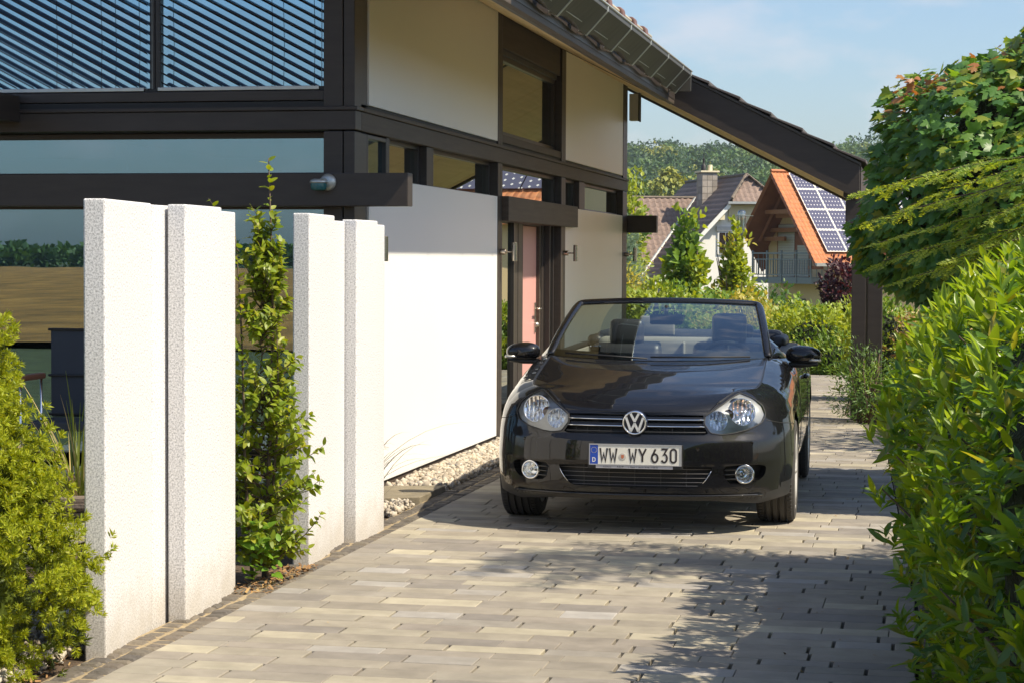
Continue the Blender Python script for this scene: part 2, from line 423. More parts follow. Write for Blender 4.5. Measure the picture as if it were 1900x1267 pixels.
# bark chips under the yew and the young hornbeam
m_chip = M('bark_chip', (.22, .12, .05), rough=.9, c2=[(.32, .18, .07), (.13, .065, .03), (.40, .26, .10)])
chip = ([(-.5, -.15, 0), (.5, -.2, .05), (.55, .18, 0), (-.45, .2, .08)], [(0, 1, 2, 3)])
for (x0, x1, y0, y1, n) in ((-3.75, -3.24, 6.3, 7.5, 500), (-3.24, -3.05, 9.15, 10.0, 420)):
    P = np.stack([nr.uniform(x0, x1, n), nr.uniform(y0, y1, n), nr.uniform(-.02, .012, n)], 1)
    V, F = spread(chip, P, nr.normal(size=(n, 3))*[1, 1, .2], nr.normal(size=(n, 3))*.4+[0, 0, 1], nr.uniform(.015, .04, n))
    npmesh('bark_chips', V, F, m_chip, kind='stuff')
m_slab = M('old_concrete', (.20, .17, .115), rough=.85, vary=(7, .3), bump=(90, .003))
s = MB().prism([(-3.63, 13.44), (-3.235, 13.56), (-3.235, 12.86), (-3.55, 12.72)], 'z', -.04, .030).build('stepping_slab', m_slab, bevel=.006)
tag(s, 'flat brownish concrete slab lying in the gravel by the white wall', 'stone slab')

# ------------------------------------------------------------------ granite slabs standing along the drive
def granite():
    m = M('pale_granite', (.70, .675, .63), rough=.62, spec=.35, bump=(190, .0007))
    n, l = m.node_tree.nodes, m.node_tree.links; b = n['Principled BSDF']; tc = n.new('ShaderNodeTexCoord')
    t = n.new('ShaderNodeTexNoise'); t.inputs['Scale'].default_value = 125; t.inputs['Detail'].default_value = 8; t.inputs['Roughness'].default_value = .75
    l.new(tc.outputs['Object'], t.inputs['Vector'])
    r = n.new('ShaderNodeValToRGB'); e = r.color_ramp.elements
    e[0].position = .36; e[0].color = (.25, .25, .255, 1); e[1].position = .55; e[1].color = (.76, .75, .745, 1)
    l.new(t.outputs[0], r.inputs[0])
    # water stain rising from the ground
    sx = n.new('ShaderNodeSeparateXYZ'); l.new(tc.outputs['Object'], sx.inputs[0])
    t2 = n.new('ShaderNodeTexNoise'); t2.inputs['Scale'].default_value = 9; l.new(tc.outputs['Object'], t2.inputs['Vector'])
    ad = n.new('ShaderNodeMath'); ad.operation = 'MULTIPLY_ADD'; ad.inputs[1].default_value = -.28; l.new(t2.outputs[0], ad.inputs[0]); l.new(sx.outputs[2], ad.inputs[2])
    mr = n.new('ShaderNodeMapRange'); mr.inputs['From Min'].default_value = -.14; mr.inputs['From Max'].default_value = .12
    mr.inputs['To Min'].default_value = .42; mr.inputs['To Max'].default_value = 0; l.new(ad.outputs[0], mr.inputs[0])
    mx = n.new('ShaderNodeMixRGB'); mx.inputs[2].default_value = (.33, .27, .17, 1); l.new(mr.outputs[0], mx.inputs[0]); l.new(r.outputs[0], mx.inputs[1])
    l.new(mx.outputs[0], b.inputs['Base Color'])
    return m
m_gran = granite()
def stele(label, p0, p1, th, h):
    """p0->p1: the sunny long face's foot, near end to far end"""
    a, b = Vector((*p0, 0)), Vector((*p1, 0)); d = b-a; L = d.length; ang = math.atan2(-d.x, d.y)
    o = MB(); n1, n2 = 10, 22
    o.box(-th, 0, 0, L, -.05, h)
    ob = o.build('granite_slab', m_gran, bevel=.007)
    ob.location = a; ob.rotation_euler = (0, 0, ang)
    tag(ob, label, 'granite slab', 'granite slabs standing along the driveway')
stele('foremost tall granite slab, right beside the yew', (-3.178, 7.56), (-3.262, 8.262), .088, 1.80)
stele('granite slab set back right behind the foremost slab', (-3.2626, 8.2635), (-3.249, 8.62), .088, 1.795)
stele('granite slab just left of the young hornbeam, its rough grey edge facing the viewer', (-3.161, 8.40), (-3.180, 8.915), .082, 1.80)
stele('granite slab half hidden behind the young hornbeam foliage', (-3.20, 8.925), (-3.228, 9.24), .085, 1.785)
stele('granite slab just right of the young hornbeam, with a twig crossing its foot', (-3.113, 10.05), (-3.163, 10.665), .088, 1.80)
stele('thin set-back granite slab seen between the two farther slabs', (-3.175, 10.675), (-3.19, 10.955), .085, 1.775)
stele('farthest broad granite slab, just before the white wall panel', (-3.123, 10.96), (-3.112, 11.36), .087, 1.785)
stele('last granite slab, a narrow strip at the far end of the row', (-3.122, 11.37), (-3.125, 11.56), .085, 1.765)

# a few dry leaves blown onto the paving
P = np.stack([nr.uniform(-2.9, -.1, 46), nr.uniform(6.8, 14, 46), np.full(46, .006)], 1); P[:30, 0] = -.1-np.abs(nr.normal(size=30))*.35
V, F = spread(chip, P, nr.normal(size=(46, 3))*[1, 1, .05], nr.normal(size=(46, 3))*.2+[0, 0, 1], nr.uniform(.008, .026, 46))
npmesh('fallen_leaves', V, F, m_chip, kind='stuff')
# ------------------------------------------------------------------ the timber house
H = thing('timber_house', 'modern dark timber frame house with white panels, big panes and slanted blinds', 'house', (-6.5, 19, 0))
VF = -3.70
m_pane = glass_mat('coated_glass', tint=(.42, .47, .40), refl=.36, gcol=(.90, .95, .90))
m_pane2 = glass_mat('coated_glass_teal', tint=(.22, .38, .42), refl=.30, gcol=(.64, .88, 1.0))
m_in = M('interior_wall', (.30, .29, .26), rough=.9)
m_infl = M('interior_floor', (.16, .12, .085), rough=.5)
m_soffit = M('pine_soffit', (.72, .55, .29), rough=.55, vary=(2.2, .14, (8, .3, 8)))
m_door = M('rose_door', (.62, .33, .30), rough=.45, spec=.4)
m_frame = M('dark_window_frame', (.034, .029, .027), rough=.35, spec=.5)
m_metal = M('dark_gutter_metal', (.055, .052, .045), rough=.5, spec=.4, vary=(6, .15))
m_grey = M('grey_profile', (.22, .24, .25), rough=.35, metal=.5)

def post(x0, x1, y0, y1, z0, z1): return box('post', m_wood, H, x0, x1, y0, y1, z0, z1, .006)
def beam(x0, x1, y0, y1, z0, z1, mt=None): return box('beam', mt or m_wood, H, x0, x1, y0, y1, z0, z1, .006)
# corner posts (two timbers with a shadow groove) and the posts of the driveway side
for z0, z1 in ((0, 2.402), (2.56, 5.6)):
    post(-3.775, VF-.001, 12.93, 13.095, z0, z1)
    post(-3.775, VF-.012, 13.10, 13.275, z0, z1)
    post(-3.913, -3.782, 12.932, 13.10, z0, z1)
    box('groove', m_black, H, -3.90, -3.72, 12.96, 13.2, z0+.003, z1-.003, 0)
for y0, y1 in ((17.43, 17.63), (20.54, 20.79), (24.77, 25.13)):
    for z0, z1 in ((-.02, 2.407), (2.565, 3.72)):
        ym = (y0+y1)/2
        post(-3.93, VF+.004, y0, ym-.004, z0, z1); post(-3.93, VF+.002, ym+.004, y1, z0, z1)
        box('groove', m_black, H, -3.92, VF-.006, y0+.02, y1-.02, z0+.004, z1-.004, 0)
# floor band on both sides, with the dark shadow line above it
for nm, mt, z0, z1, pr in (('beam', m_wood2, 2.41, 2.535, .006), ('fillet', m_wood2, 2.537, 2.562, .022)):
    box(nm, mt, H, -3.93, VF+pr, 13.08, 25.16, z0, z1, .004)
    box(nm, m_wood, H, -9.3, VF+pr, 12.93-pr, 13.075, z0, z1, .004)
box('shadow_gap', m_black, H, -3.9, VF-.012, 13.1, 25.1, 2.562, 2.59, 0)
box('shadow_gap', m_black, H, -9.3, VF-.03, 12.96, 13.1, 2.562, 2.60, 0)
# the white panels
box('wall_panel', m_panel, H, -3.86, VF, 13.285, 17.427, .035, 2.115, .004)
box('wall_panel', m_panel, H, -3.86, VF, 13.285, 17.427, 2.592, 3.72, .004)
box('wall_panel', m_panel, H, -3.86, VF, 20.795, 24.765, .035, 2.108, .004)
box('wall_panel', m_panel, H, -3.86, VF, 20.795, 24.765, 2.592, 3.72, .004)
box('plinth', m_wood2, H, -3.9, VF-.02, 13.1, 17.6, -.06, .032, .004)
box('plinth', m_wood2, H, -3.9, VF-.03, 17.62, 25.1, -.06, .030, .004)
box('plinth_ledge', m_wood2, H, -3.72, VF+.045, 13.3, 17.6, -.06, -.012, .003)

def window(label, y0, y1, z0, z1, fr=.045, x=-3.80, mat=None):
    """pane in a frame, in a plane of constant x (driveway side)"""
    f = MB()
    f.box(x-.04, x+.03, y0, y0+fr, z0, z1); f.box(x-.04, x+.03, y1-fr, y1, z0, z1)
    f.box(x-.04, x+.029, y0+fr, y1-fr, z0, z0+fr); f.box(x-.04, x+.029, y0+fr, y1-fr, z1-fr, z1)
    w_ = f.build('window', m_frame, H, bevel=.003)
    box('pane', mat or m_pane, w_, x-.005, x, y0+fr, y1-fr, z0+fr, z1-fr, 0)
    return w_
# first bay, strip of windows above the panel
window('', 13.86, 14.93, 2.10, 2.41, .03); window('', 15.14, 17.43, 2.10, 2.41, .03)
box('mullion', m_wood, H, -3.92, VF-.012, 14.93, 15.14, 2.117, 2.408, .004)
box('mullion', m_wood, H, -3.92, VF-.014, 13.78, 13.86, 2.117, 2.408, .004)
window('', 13.29, 13.80, 2.118, 2.40, .028, x=-3.745, mat=m_pane2)
# second bay: tall upper window, strip, door with side lights
window('', 17.63, 20.54, 2.66, 3.39, .05)
box('header', m_wood2, H, -3.93, VF-.015, 17.635, 20.535, 3.43, 3.72, .004)
box('header', m_metal, H, -3.93, VF-.05, 17.635, 20.535, 3.385, 3.43, .003)
box('window_sill', m_wood2, H, -3.93, VF-.004, 17.635, 20.535, 2.593, 2.662, .004)
window('', 17.63, 20.54, 2.10, 2.408, .035)
window('', 17.64, 18.55, -.02, 2.05, .05); window('', 20.30, 20.54, -.02, 2.05, .04)
for a, b in ((18.55, 18.98), (19.0, 19.2)):
    box('mullion', m_wood, H, -3.95, -3.83, a, b-.005, -.02, 2.06, .004)
box('mullion', m_wood, H, -3.95, -3.83, 20.20, 20.31, -.02, 2.06, .004)
box('lintel', m_wood, H, -3.95, -3.78, 17.64, 20.53, 2.05, 2.105, .004)
dr = box('door', m_door, H, -3.93, -3.875, 19.28, 20.13, .02, 1.895, .006)
for a, b, c, d in ((19.205, 19.28, .0, 1.97), (20.13, 20.195, .0, 1.97), (19.28, 20.13, 1.898, 1.97)):
    box('door_frame', m_wood2, H, -3.95, -3.84, a, b, c, d, .005)
hd = MB(); hd.box(-3.874, -3.862, 20.02, 20.075, .84, 1.14); hd.build('door_handle', m_steel, dr, bevel=.004)
MB().tube([(-3.87, 20.05, 1.08), (-3.81, 20.05, 1.08), (-3.805, 20.03, 1.08), (-3.805, 19.90, 1.08)], .011, 10).build('door_lever', m_steel, dr, smooth=True)
MB().lathe([(0, .035), (.022, .032), (.03, .01), (.03, 0)], 16, (-3.862, 20.05, .92), 'x').build('door_knob', m_steel, dr, smooth=True)
box('doorstep', M('step_stone', (.25, .24, .22), rough=.8, vary=(9, .2)), H, -3.95, -3.45, 17.7, 20.5, -.05, .0, .006)
# third bay strip
window('', 20.80, 21.72, 2.10, 2.408, .03); window('', 22.08, 24.76, 2.10, 2.408, .03)
box('mullion', m_wood, H, -3.93, VF-.015, 21.72, 22.08, 2.11, 2.407, .004)
# beams: sensor beam across the front, its twin at the far corner, the one over the door
beam(-9.3, -3.307, 12.80, 12.925, 1.907, 2.122)
beam(-3.93, -3.33, 25.14, 25.27, 1.905, 2.117)
beam(-3.86, -3.635, 17.60, 21.19, 1.905, 2.122, m_wood2)
# front side: fascia under the blinds, ground floor and upper panes
beam(-9.3, -3.917, 12.955, 13.12, 2.605, 2.672)
box('beam', m_wood, H, -6.35, -6.04, 11.9, 12.92, 2.475, 2.655, .006)
def fpane(x0, x1, z0, z1, y=13.16, mat=None):
    f = MB(); fr = .035
    f.box(x0, x0+fr, y-.03, y+.04, z0, z1); f.box(x1-fr, x1, y-.03, y+.04, z0, z1)
    f.box(x0+fr, x1-fr, y-.029, y+.04, z0, z0+fr); f.box(x0+fr, x1-fr, y-.029, y+.04, z1-fr, z1)
    w_ = f.build('window', m_frame, H, bevel=.003)
    box('pane', mat or m_pane2, w_, x0+fr, x1-fr, y, y+.006, z0+fr, z1-fr, 0)
    return w_
fpane(-9.3, -3.915, 2.105, 2.405); fpane(-6.6, -3.915, .02, 1.93); fpane(-9.3, -6.62, .02, 1.93)
m_pane3 = glass_mat('coated_glass_upper', tint=(.26, .40, .46), refl=.52, gcol=(.62, .85, 1.0))
fpane(-9.3, -5.13, 2.67, 5.2, 13.085, m_pane3); fpane(-5.125, -3.915, 2.67, 3.62, 13.085, m_pane3)
# slanted outdoor blinds: slats parallel to the roof, bottom rail level
m_slat = M('blind_slat', (.05, .055, .065), rough=.4, metal=.3)
for x0, x1 in ((-9.2, -5.172), (-5.075, -3.955)):
    bl = box('blind', m_zinc, H, x0, x1, 12.965, 13.04, 2.678, 2.703, .003)
    sl_ = .52; ZT = 3.75; xl = max(x0, -6.75)
    zt = 2.735 + .0645*18
    while True:
        # a slat runs from its lower right end up to the left, parallel to the roof; the low ones end on the rail
        xa, za = (x1, zt) if zt > 2.706 else (x1-(2.706-zt)/sl_, 2.706)
        if xa < xl+.05: break
        xb = xl; zb = zt+sl_*(x1-xl)
        if zb > ZT: xb = x1-(ZT-zt)/sl_; zb = ZT
        if xb < xa-.05 and za < ZT-.02:
            o = MB(); dz = .0085
            o.add([(xa, 12.972, za+dz*2), (xa, 13.040, za), (xb, 13.040, zb), (xb, 12.972, zb+dz*2), (xa, 13.006, za+dz+.004), (xb, 13.006, zb+dz+.004)],
                  [(0, 4, 5, 3), (4, 1, 2, 5)])
            o.build('slat', m_slat, bl, solid=.0022)
        zt -= .0645
    for cx in ([x1-.03, x1-.32, x0+.02] if x0 > -5.1 else [x1-.03, x1-.30, x1-.62]):
        MB().tube([(cx, 12.962, 2.70), (cx+.006, 12.962, 3.0), (cx-.004, 12.962, 3.4), (cx, 12.962, 5.2)], .0022, 5).build('cord', m_black, bl)
# guide wires at the rail ends
for x in (-5.12, -3.94):
    MB().tube([(x, 12.985, 2.66), (x, 12.985, 5.2)], .003, 5).build('guide_wire', m_grey, H)
box('rail_foot', m_black, H, -5.17, -5.08, 12.97, 13.03, 2.655, 2.69, .002)
box('rail_foot', m_black, H, -3.955, -3.918, 12.97, 13.03, 2.672, 2.70, .002)
# inside: floors, back walls and pale curtains, seen dimly through the panes
box('floor', m_infl, H, -9.2, -3.96, 13.3, 25.0, -.06, .015, 0)
box('storey_floor', m_in, H, -9.2, -3.96, 13.3, 25.0, 2.46, 2.55, 0)
for x in (-6.3,):
    box('partition', m_in, H, x, x+.1, 15.2, 25.0, .016, 2.459, 0)
box('partition', m_in, H, -9.2, -3.96, 17.5, 17.6, .016, 2.459, 0)
box('partition', m_in, H, -9.2, -3.96, 16.5, 16.6, 2.551, 3.65, 0)
box('back_wall', m_in, H, -9.5, -9.3, 12.95, 25.0, -.05, 3.6, 0)
box('gable_wall', m_panel, H, -9.3, -3.72, 24.98, 25.12, -.05, 3.6, 0)
cu = MB(); rows = []
for z in (2.6, 4.6): rows.append([(x, 13.9+.05*math.sin(x*14)+.03*math.sin(x*31), z) for x in np.linspace(-6.4, -5.7, 40)])
cu.grid(rows).build('curtain', M('curtain_cloth', (.55, .56, .50), rough=.9), H, smooth=True)

# roof: pitch and planes (soffit line z = 3.70 - s (x + 3.70))
S_ = .51
def zs(x): return 3.70 - S_*(x+3.70)
XR = -8.7
def slab(name, mt, x0, x1, y0, y1, a, b, parent=H, bevel=0):
    return MB().prism([(x0, zs(x0)+a), (x1, zs(x1)+a), (x1, zs(x1)+b), (x0, zs(x0)+b)], 'y', y0, y1).build(name, mt, parent, bevel=bevel)
m_tile = M('dark_roof_tile', (.085, .075, .072), rough=.7, c2=[(.11, .095, .09), (.07, .062, .062), (.13, .10, .095)], vary=(9, .2))
# soffit boards, one by one
for k, y in enumerate(np.arange(11.9, 20.33, .22)):
    slab('soffit_board', m_soffit, -3.69, -2.56, y, min(y+.215, 20.335), 0.003+rnd.uniform(0, .003), .022)
slab('soffit_front', m_soffit, XR, -3.70, 11.9, 12.9, .012, .03)
slab('roof_deck', m_wood, XR, -2.52, 11.85, 20.33, .06, .30)
MB().prism([(-2.575, 3.115), (-2.525, 3.115), (-2.525, 3.40), (-2.575, 3.43)], 'y', 11.85, 20.33).build('fascia', m_wood2, H, bevel=.004)
MB().prism([(-2.70, 3.175), (-2.58, 3.13), (-2.58, 3.30), (-2.70, 3.36)], 'y', 11.9, 20.33).build('eave_beam', m_wood, H, bevel=.004)
slab('bargeboard', m_wood, XR, -2.55, 11.80, 11.85, .0, .28)
slab('roof_tiles', m_tile, XR, -2.44, 11.8, 20.31, .31, .34)
MB().prism([(XR, zs(XR)+.25), (XR, zs(XR)+.3), (-14.5, zs(XR)-2.7), (-14.5, zs(XR)-2.75)], 'y', 11.8, 26.6).build('far_slope', m_tile, H)
# the eave gutter with its brackets, open trough with a sagging lower lip
ribs = [12.27, 13.43, 14.60, 15.76, 16.90, 18.05, 19.14, 19.80]
g = MB(); lines = MB()
for a, b in zip(ribs[:-1], ribs[1:]):
    n_ = 8; rows = [[], [], [], []]
    for i in range(n_+1):
        t = i/n_; y = a+(b-a)*t
        lip = .030*math.sin(math.pi*min(t*1.35, 1))**1 if t < .74 else 0.0
        rows[0].append((-2.50, y, 3.215+lip*.6)); rows[1].append((-2.452+lip*.35, y, 3.187+lip)); rows[2].append((-2.30, y, 3.352)); rows[3].append((-2.30, y, 3.385))
    g.grid(rows)
    lines.tube([(-2.418, a+.02, 3.232), (-2.418, b-.02, 3.232)], .0035, 5)
gt = g.build('gutter', m_metal, H, smooth=False, solid=.004)
gt.data.polygons.foreach_set('use_smooth', [False]*len(gt.data.polygons))
lines.build('gutter_seam', m_zinc, gt)
for y in ribs:
    MB().prism([(-2.51, 3.205), (-2.452, 3.176), (-2.296, 3.345), (-2.29, 3.40), (-2.303, 3.40), (-2.309, 3.355), (-2.456, 3.192), (-2.51, 3.218)], 'y', y-.018, y+.018).build('gutter_bracket', m_zinc, gt, bevel=.002)
box('gutter_end', m_metal, gt, -2.52, -2.30, 19.80, 19.83, 3.20, 3.36, .003)
MB().tube([(-2.295, 12.2, 3.392), (-2.295, 19.83, 3.392)], .009, 8).build('gutter_bead', m_zinc, gt, smooth=True)
# eave tiles: wave ends, and the snow guard rail on its clamps
wave = []
for i, y in enumerate(np.arange(11.8, 20.3, .04)):
    wave.append(y)
rows = [[(x, y, zs(x)+.345+.022*max(0, math.sin(y*2*math.pi/.3))) for y in wave] for x in (-3.3, -2.8, -2.40)]
MB().grid(rows).build('eave_tiles', m_tile, H, smooth=True, solid=.012)['kind'] = 'stuff'
sg = MB().tube([(-2.36, 11.9, 3.455), (-2.36, 17.3, 3.455)], .019, 10).build('snow_guard', M('pale_tube', (.55, .47, .33), rough=.4), H, smooth=True)
for y in np.arange(12.3, 17.4, .645):
    MB().prism([(-2.44, 3.41), (-2.312, 3.398), (-2.32, 3.47), (-2.335, 3.485), (-2.385, 3.49), (-2.405, 3.46)], 'y', y-.07, y+.07).build('snow_guard_clamp', M('clay_brown', (.16, .085, .07), rough=.6, vary=(20, .3)) if y < 12.4 else bpy.data.materials['clay_brown'], sg, bevel=.012)

# lower roof reaching out past the house: verge rafter, soffit, tiles and the double post
slab('rafter', m_wood, -4.2, -.70, 20.34, 20.42, -.002, .335, bevel=.004)
slab('verge_strip', m_metal, -4.2, -.69, 20.32, 20.44, .336, .362, bevel=.002)
for k, y in enumerate(np.arange(20.43, 26.4, .2)):
    slab('soffit_board', m_soffit, -4.2, -.86, y, y+.196, 0.0+rnd.uniform(0, .004), .03)
slab('rafter', m_wood, -4.2, -.70, 26.42, 26.5, -.035, .33)
slab('roof_deck', m_wood, -4.2, -.71, 20.43, 26.4, .035, .335)
L_ = .345
for k in range(12):
    xa = -.64-k*L_*.89; xb = xa-L_*.93
    t = MB().prism([(xa, zs(xa)+.387), (xb, zs(xb)+.362), (xb, zs(xb)+.38), (xa, zs(xa)+.415)], 'y', 20.30, 20.6)
    t.build('roof_tile', m_tile, H, bevel=.004)
    MB().prism([(xa, zs(xa)+.385), (xb, zs(xb)+.36), (xb, zs(xb)+.378), (xa, zs(xa)+.413)], 'y', 20.602, 26.5).build('tile_course', m_tile, H)
MB().prism([(-.86, zs(-.86)-.05), (-.69, zs(-.69)-.05), (-.69, zs(-.69)+.33), (-.86, zs(-.86)+.33)], 'y', 20.43, 26.4).build('eave_beam', m_wood, H)
box('post', m_wood, H, -.772, -.632, 20.50, 20.66, -.05, 2.24, .006)
box('post', m_wood, H, -.614, -.472, 20.50, 20.66, -.05, 2.20, .006)
box('groove', M('groove_pale', (.20, .15, .09), rough=.8), H, -.640, -.606, 20.53, 20.64, -.05, 2.15, 0)
box('post_bracket', m_wood, H, -.838, -.49, 20.425, 20.498, 1.885, 2.17, .005)
box('soffit_box', M('box_white', (.62, .62, .56), rough=.6), H, -3.69, -3.575, 25.2, 25.34, 3.29, 3.62, .004)
box('soffit_box_edge', m_black, H, -3.575, -3.562, 25.19, 25.35, 3.28, 3.63, 0)

# wall lights: cylinder up-and-down lamps on a stem
m_lamp = M('stainless_lamp', (.50, .44, .37), rough=.24, metal=1., vary=(90, .12, (1, 1, .02)))
def wall_light(label, y, first=[None]):
    if first[0] is None:
        t = thing('wall_light', label, 'wall light', (VF, y, 1.635), 'wall lights on the driveway side')
        MB().lathe([(0, .0), (.024, 0), (.026, .004), (.026, .05), (.022, .055), (0, .055)], 20, (VF+.003, y, 1.635), 'x').build('mount', m_lamp, t, smooth=False, bevel=.002)
        MB().tube([(VF+.05, y, 1.635), (VF+.118, y, 1.635)], .007, 10).build('stem', m_lamp, t, smooth=True)
        MB().lathe([(0, -.083), (.021, -.083), (.0235, -.080), (.0235, -.066), (.022, -.065), (.0235, -.064), (.0235, .064), (.022, .065), (.0235, .066), (.0235, .080), (.021, .083), (0, .083)], 24, (VF+.132, y, 1.635)).build('lamp_tube', m_lamp, t, smooth=False)
        first[0] = t
    else:
        t = first[0].copy(); COL.objects.link(t); t.location = (VF, y, 1.635); t['label'] = label
        for ch in list(first[0].children):
            c = ch.copy(); COL.objects.link(c); c.parent = t; c.matrix_parent_inverse = ch.matrix_parent_inverse.copy()
wall_light('steel wall light at the near edge of the white panel, behind the last slab', 13.2)
wall_light('steel wall light left of the pink door, at the far edge of the white panel', 17.53)
wall_light('steel wall light right of the pink door, in front of the shaded beige panel', 20.66)
wall_light('steel wall light on the far house corner, seen against the distant dark roof', 24.95)
# movement sensor on the front beam
t = thing('movement_sensor', 'small silver movement sensor on the dark beam end', 'sensor', (-3.86, 12.79, 2.065))
MB().lathe([(0, -.03), (.02, -.03), (.045, -.02), (.055, -.004), (.055, .001)], 24, (-3.84, 12.797, 2.062), 'y').build('base', m_zinc, t, smooth=True)
MB().lathe([(0, .028), (.03, .027), (.052, .02), (.058, .008), (.058, 0), (0, 0)], 24, (-3.885, 12.735, 2.055)).build('cap', m_zinc, t, smooth=True)
MB().lathe([(.052, 0), (.053, -.02), (.05, -.04), (.035, -.047), (0, -.048)], 24, (-3.885, 12.735, 2.054)).build('lens', M('sensor_teal', (.03, .13, .14), rough=.2), t, smooth=True)
MB().tube([(-3.85, 12.79, 2.065), (-3.87, 12.75, 2.063)], .026, 10).build('neck', m_zinc, t, smooth=True)

# terrace left of the granite slabs: paving, lounge chair, sleepers, boards
m_tpav = M('terrace_slab', (.22, .20, .175), rough=.75, vary=(4, .2), c2=[(.26, .24, .21), (.18, .165, .15)])
for i in range(6):
    for j in range(9):
        if i < 4: box('terrace_paver', m_tpav, None, -7.2+i*.62, -6.6+i*.62, 8.4+j*.5, 8.885+j*.5, -.06, -.02+rnd.uniform(-.002, .002), .006)
tr = thing('terrace', 'grey paved terrace before the big panes', 'terrace', (-6, 10.5, -.05)); tr['kind'] = 'structure'; del tr['category']
for o in [o for o in COL.objects if o.name.startswith('terrace_paver')]: setpar(o, tr)
m_old = M('weathered_timber', (.16, .125, .095), rough=.85, vary=(4, .35, (.4, 6, 6)), bump=(60, .004))
o = box('timber_sleeper', m_old, None, -6.9, -4.85, 12.3, 12.44, .06, .16, .01)
tag(o, 'weathered grey timber sleeper lying level before the reeds', 'timber beam')
st = thing('board_stack', 'low stack of weathered boards left of the foremost granite slab', 'boards', (-5.4, 11.6, 0))
for k in range(5):
    b_ = MB().box(-.9, .62, -.075, .075, 0, .028, Matrix.Translation((-5.35, 11.55-.02*k, -.03+k*.031)) @ Matrix.Rotation(.10*(k % 3)+.08, 4, 'Z') @ Matrix.Rotation(-.02, 4, 'Y'))
    b_.build('board', m_old, st, bevel=.003)
for x in (-6.0, -5.0):
    box('bearer', m_old, st, x, x+.08, 11.4, 11.7, -.07, -.032, .003)
ch = thing('lounge_chair', 'dark fabric garden chair with a wooden armrest beside the big pane', 'chair', (-5.5, 12.75, 0))
m_cloth = M('charcoal_fabric', (.035, .042, .055), rough=.85, bump=(400, .0006))
MB().box(-5.80, -5.25, 12.86, 12.90, .50, 1.09).build('backrest', m_cloth, ch, bevel=.012)
MB().box(-5.78, -5.27, 12.45, 12.86, .44, .50).build('seat', m_cloth, ch, bevel=.012)
for z in (.52, .78, 1.085): MB().tube([(-5.81, 12.855, z), (-5.24, 12.855, z)], .009, 8).build('cross_rail', m_black, ch)
for x in (-5.83, -5.22):
    MB().box(x-.03, x+.03, 12.42, 12.80, .76, .80).build('armrest', M('teak', (.25, .105, .055), rough=.5) if x < -5.5 else bpy.data.materials['teak'], ch, bevel=.014)
    for y in (12.46, 12.78): MB().tube([(x, y, -.03), (x, y, .76)], .009, 8).build('leg', m_chrome, ch, smooth=True)
# ------------------------------------------------------------------ houses, lamp, woods beyond
def basis(P, r):
    """frame at P: a (across), r (along the ridge), z"""
    r = Vector((r[0], r[1], 0)).normalized(); a = Vector((r.y, -r.x, 0))
    return Matrix(((a.x, r.x, 0, P[0]), (a.y, r.y, 0, P[1]), (0, 0, 1, P[2]), (0, 0, 0, 1)))
m_dtile = M('brown_roof_tile', (.21, .15, .12), rough=.8, c2=[(.23, .165, .135), (.18, .13, .105), (.25, .18, .145)], vary=(.8, .15))
m_otile = M('orange_roof_tile', (.44, .15, .05), rough=.7, c2=[(.50, .18, .06), (.36, .115, .04), (.46, .19, .075)], vary=(1.2, .18))
def tiled(name, T, a0, a1, r0, r1, zf, mat, parent, tile=.3, row=.36, wave=.03, clip=None, axis='a', thick=.05):
    """stepped courses with waved tiles over a slope; slope runs along a (axis='a') or r; zf(t) height; clip(a, r) -> keep"""
    V, F = [], []
    lo, hi = (a0, a1) if axis == 'a' else (r0, r1)        # down the slope: lo is the top
    s0, s1 = (r0, r1) if axis == 'a' else (a0, a1)
    L = math.hypot(hi-lo, zf(hi)-zf(lo)); n = max(1, int(round(L/row))); ns = max(2, int((abs(s1-s0))/tile*4))
    xs = np.linspace(s0, s1, ns+1)
    wv = wave*np.maximum(np.sin((xs-s0)*2*math.pi/tile), -.35)
    for k in range(n):
        t0 = lo+(hi-lo)*k/n; t1 = lo+(hi-lo)*(k+1.06)/n
        for j in range(ns):
            xm = (xs[j]+xs[j+1])/2; tm = lo+(hi-lo)*(k+.5)/n
            if clip is not None and not (clip(tm, xm) if axis == 'a' else clip(xm, tm)): continue
            q = []
            for t, dz in ((t0, .0), (t1, thick*.75), (t1, -.02)):
                for jj in (j, j+1):
                    p = (t, xs[jj], zf(t)+dz+wv[jj]) if axis == 'a' else (xs[jj], t, zf(t)+dz+wv[jj])
                    q.append(p)
            b = len(V); V += q; F += [(b, b+1, b+3, b+2), (b+2, b+3, b+5, b+4)]
    V = [tuple(T @ Vector(p)) for p in V]
    return npmesh(name, V, F, mat, parent, kind='stuff')
def poly(name, T, pts, mat, parent, solid=0):
    return MB().add([T @ Vector(p) for p in pts], [tuple(range(len(pts)))]).build(name, mat, parent, solid=solid)
def tbox(name, T, mat, parent, *b, bevel=0):
    return MB().box(*b, T).build(name, mat, parent, bevel=bevel)

# white house with the half-hipped brown roof
WP = (-8.35, 97.5, 5.62); T = basis(WP, (-.393, .919))
WH = thing('white_house', 'white gabled house under a big brown tiled roof with a stone chimney', 'house', (WP[0], WP[1], -2))
sw = 1.05
zr = lambda a: -sw*abs(a)
m_wwall = M('white_house_wall', (.82, .81, .76), rough=.8, vary=(.5, .03))
m_beige = M('cream_boarding', (.72, .64, .45), rough=.7)
hipc = lambda a, r: r > .95*(1-abs(a)/1.08) if abs(a) < 1.08 else True
tiled('roof', T, 0, -4.9, -.35, 11.2, zr, m_dtile, WH, wave=.004, thick=.10, clip=lambda a, r: hipc(a, r+.35) and not (a < -.9 and r > 6.3-(abs(a)-.9)+.25 and r > 2.2 and a > -4.0))
tiled('roof', T, 0, 4.9, -.35, 11.2, zr, m_dtile, WH, wave=.012, clip=lambda a, r: hipc(a, r+.35))
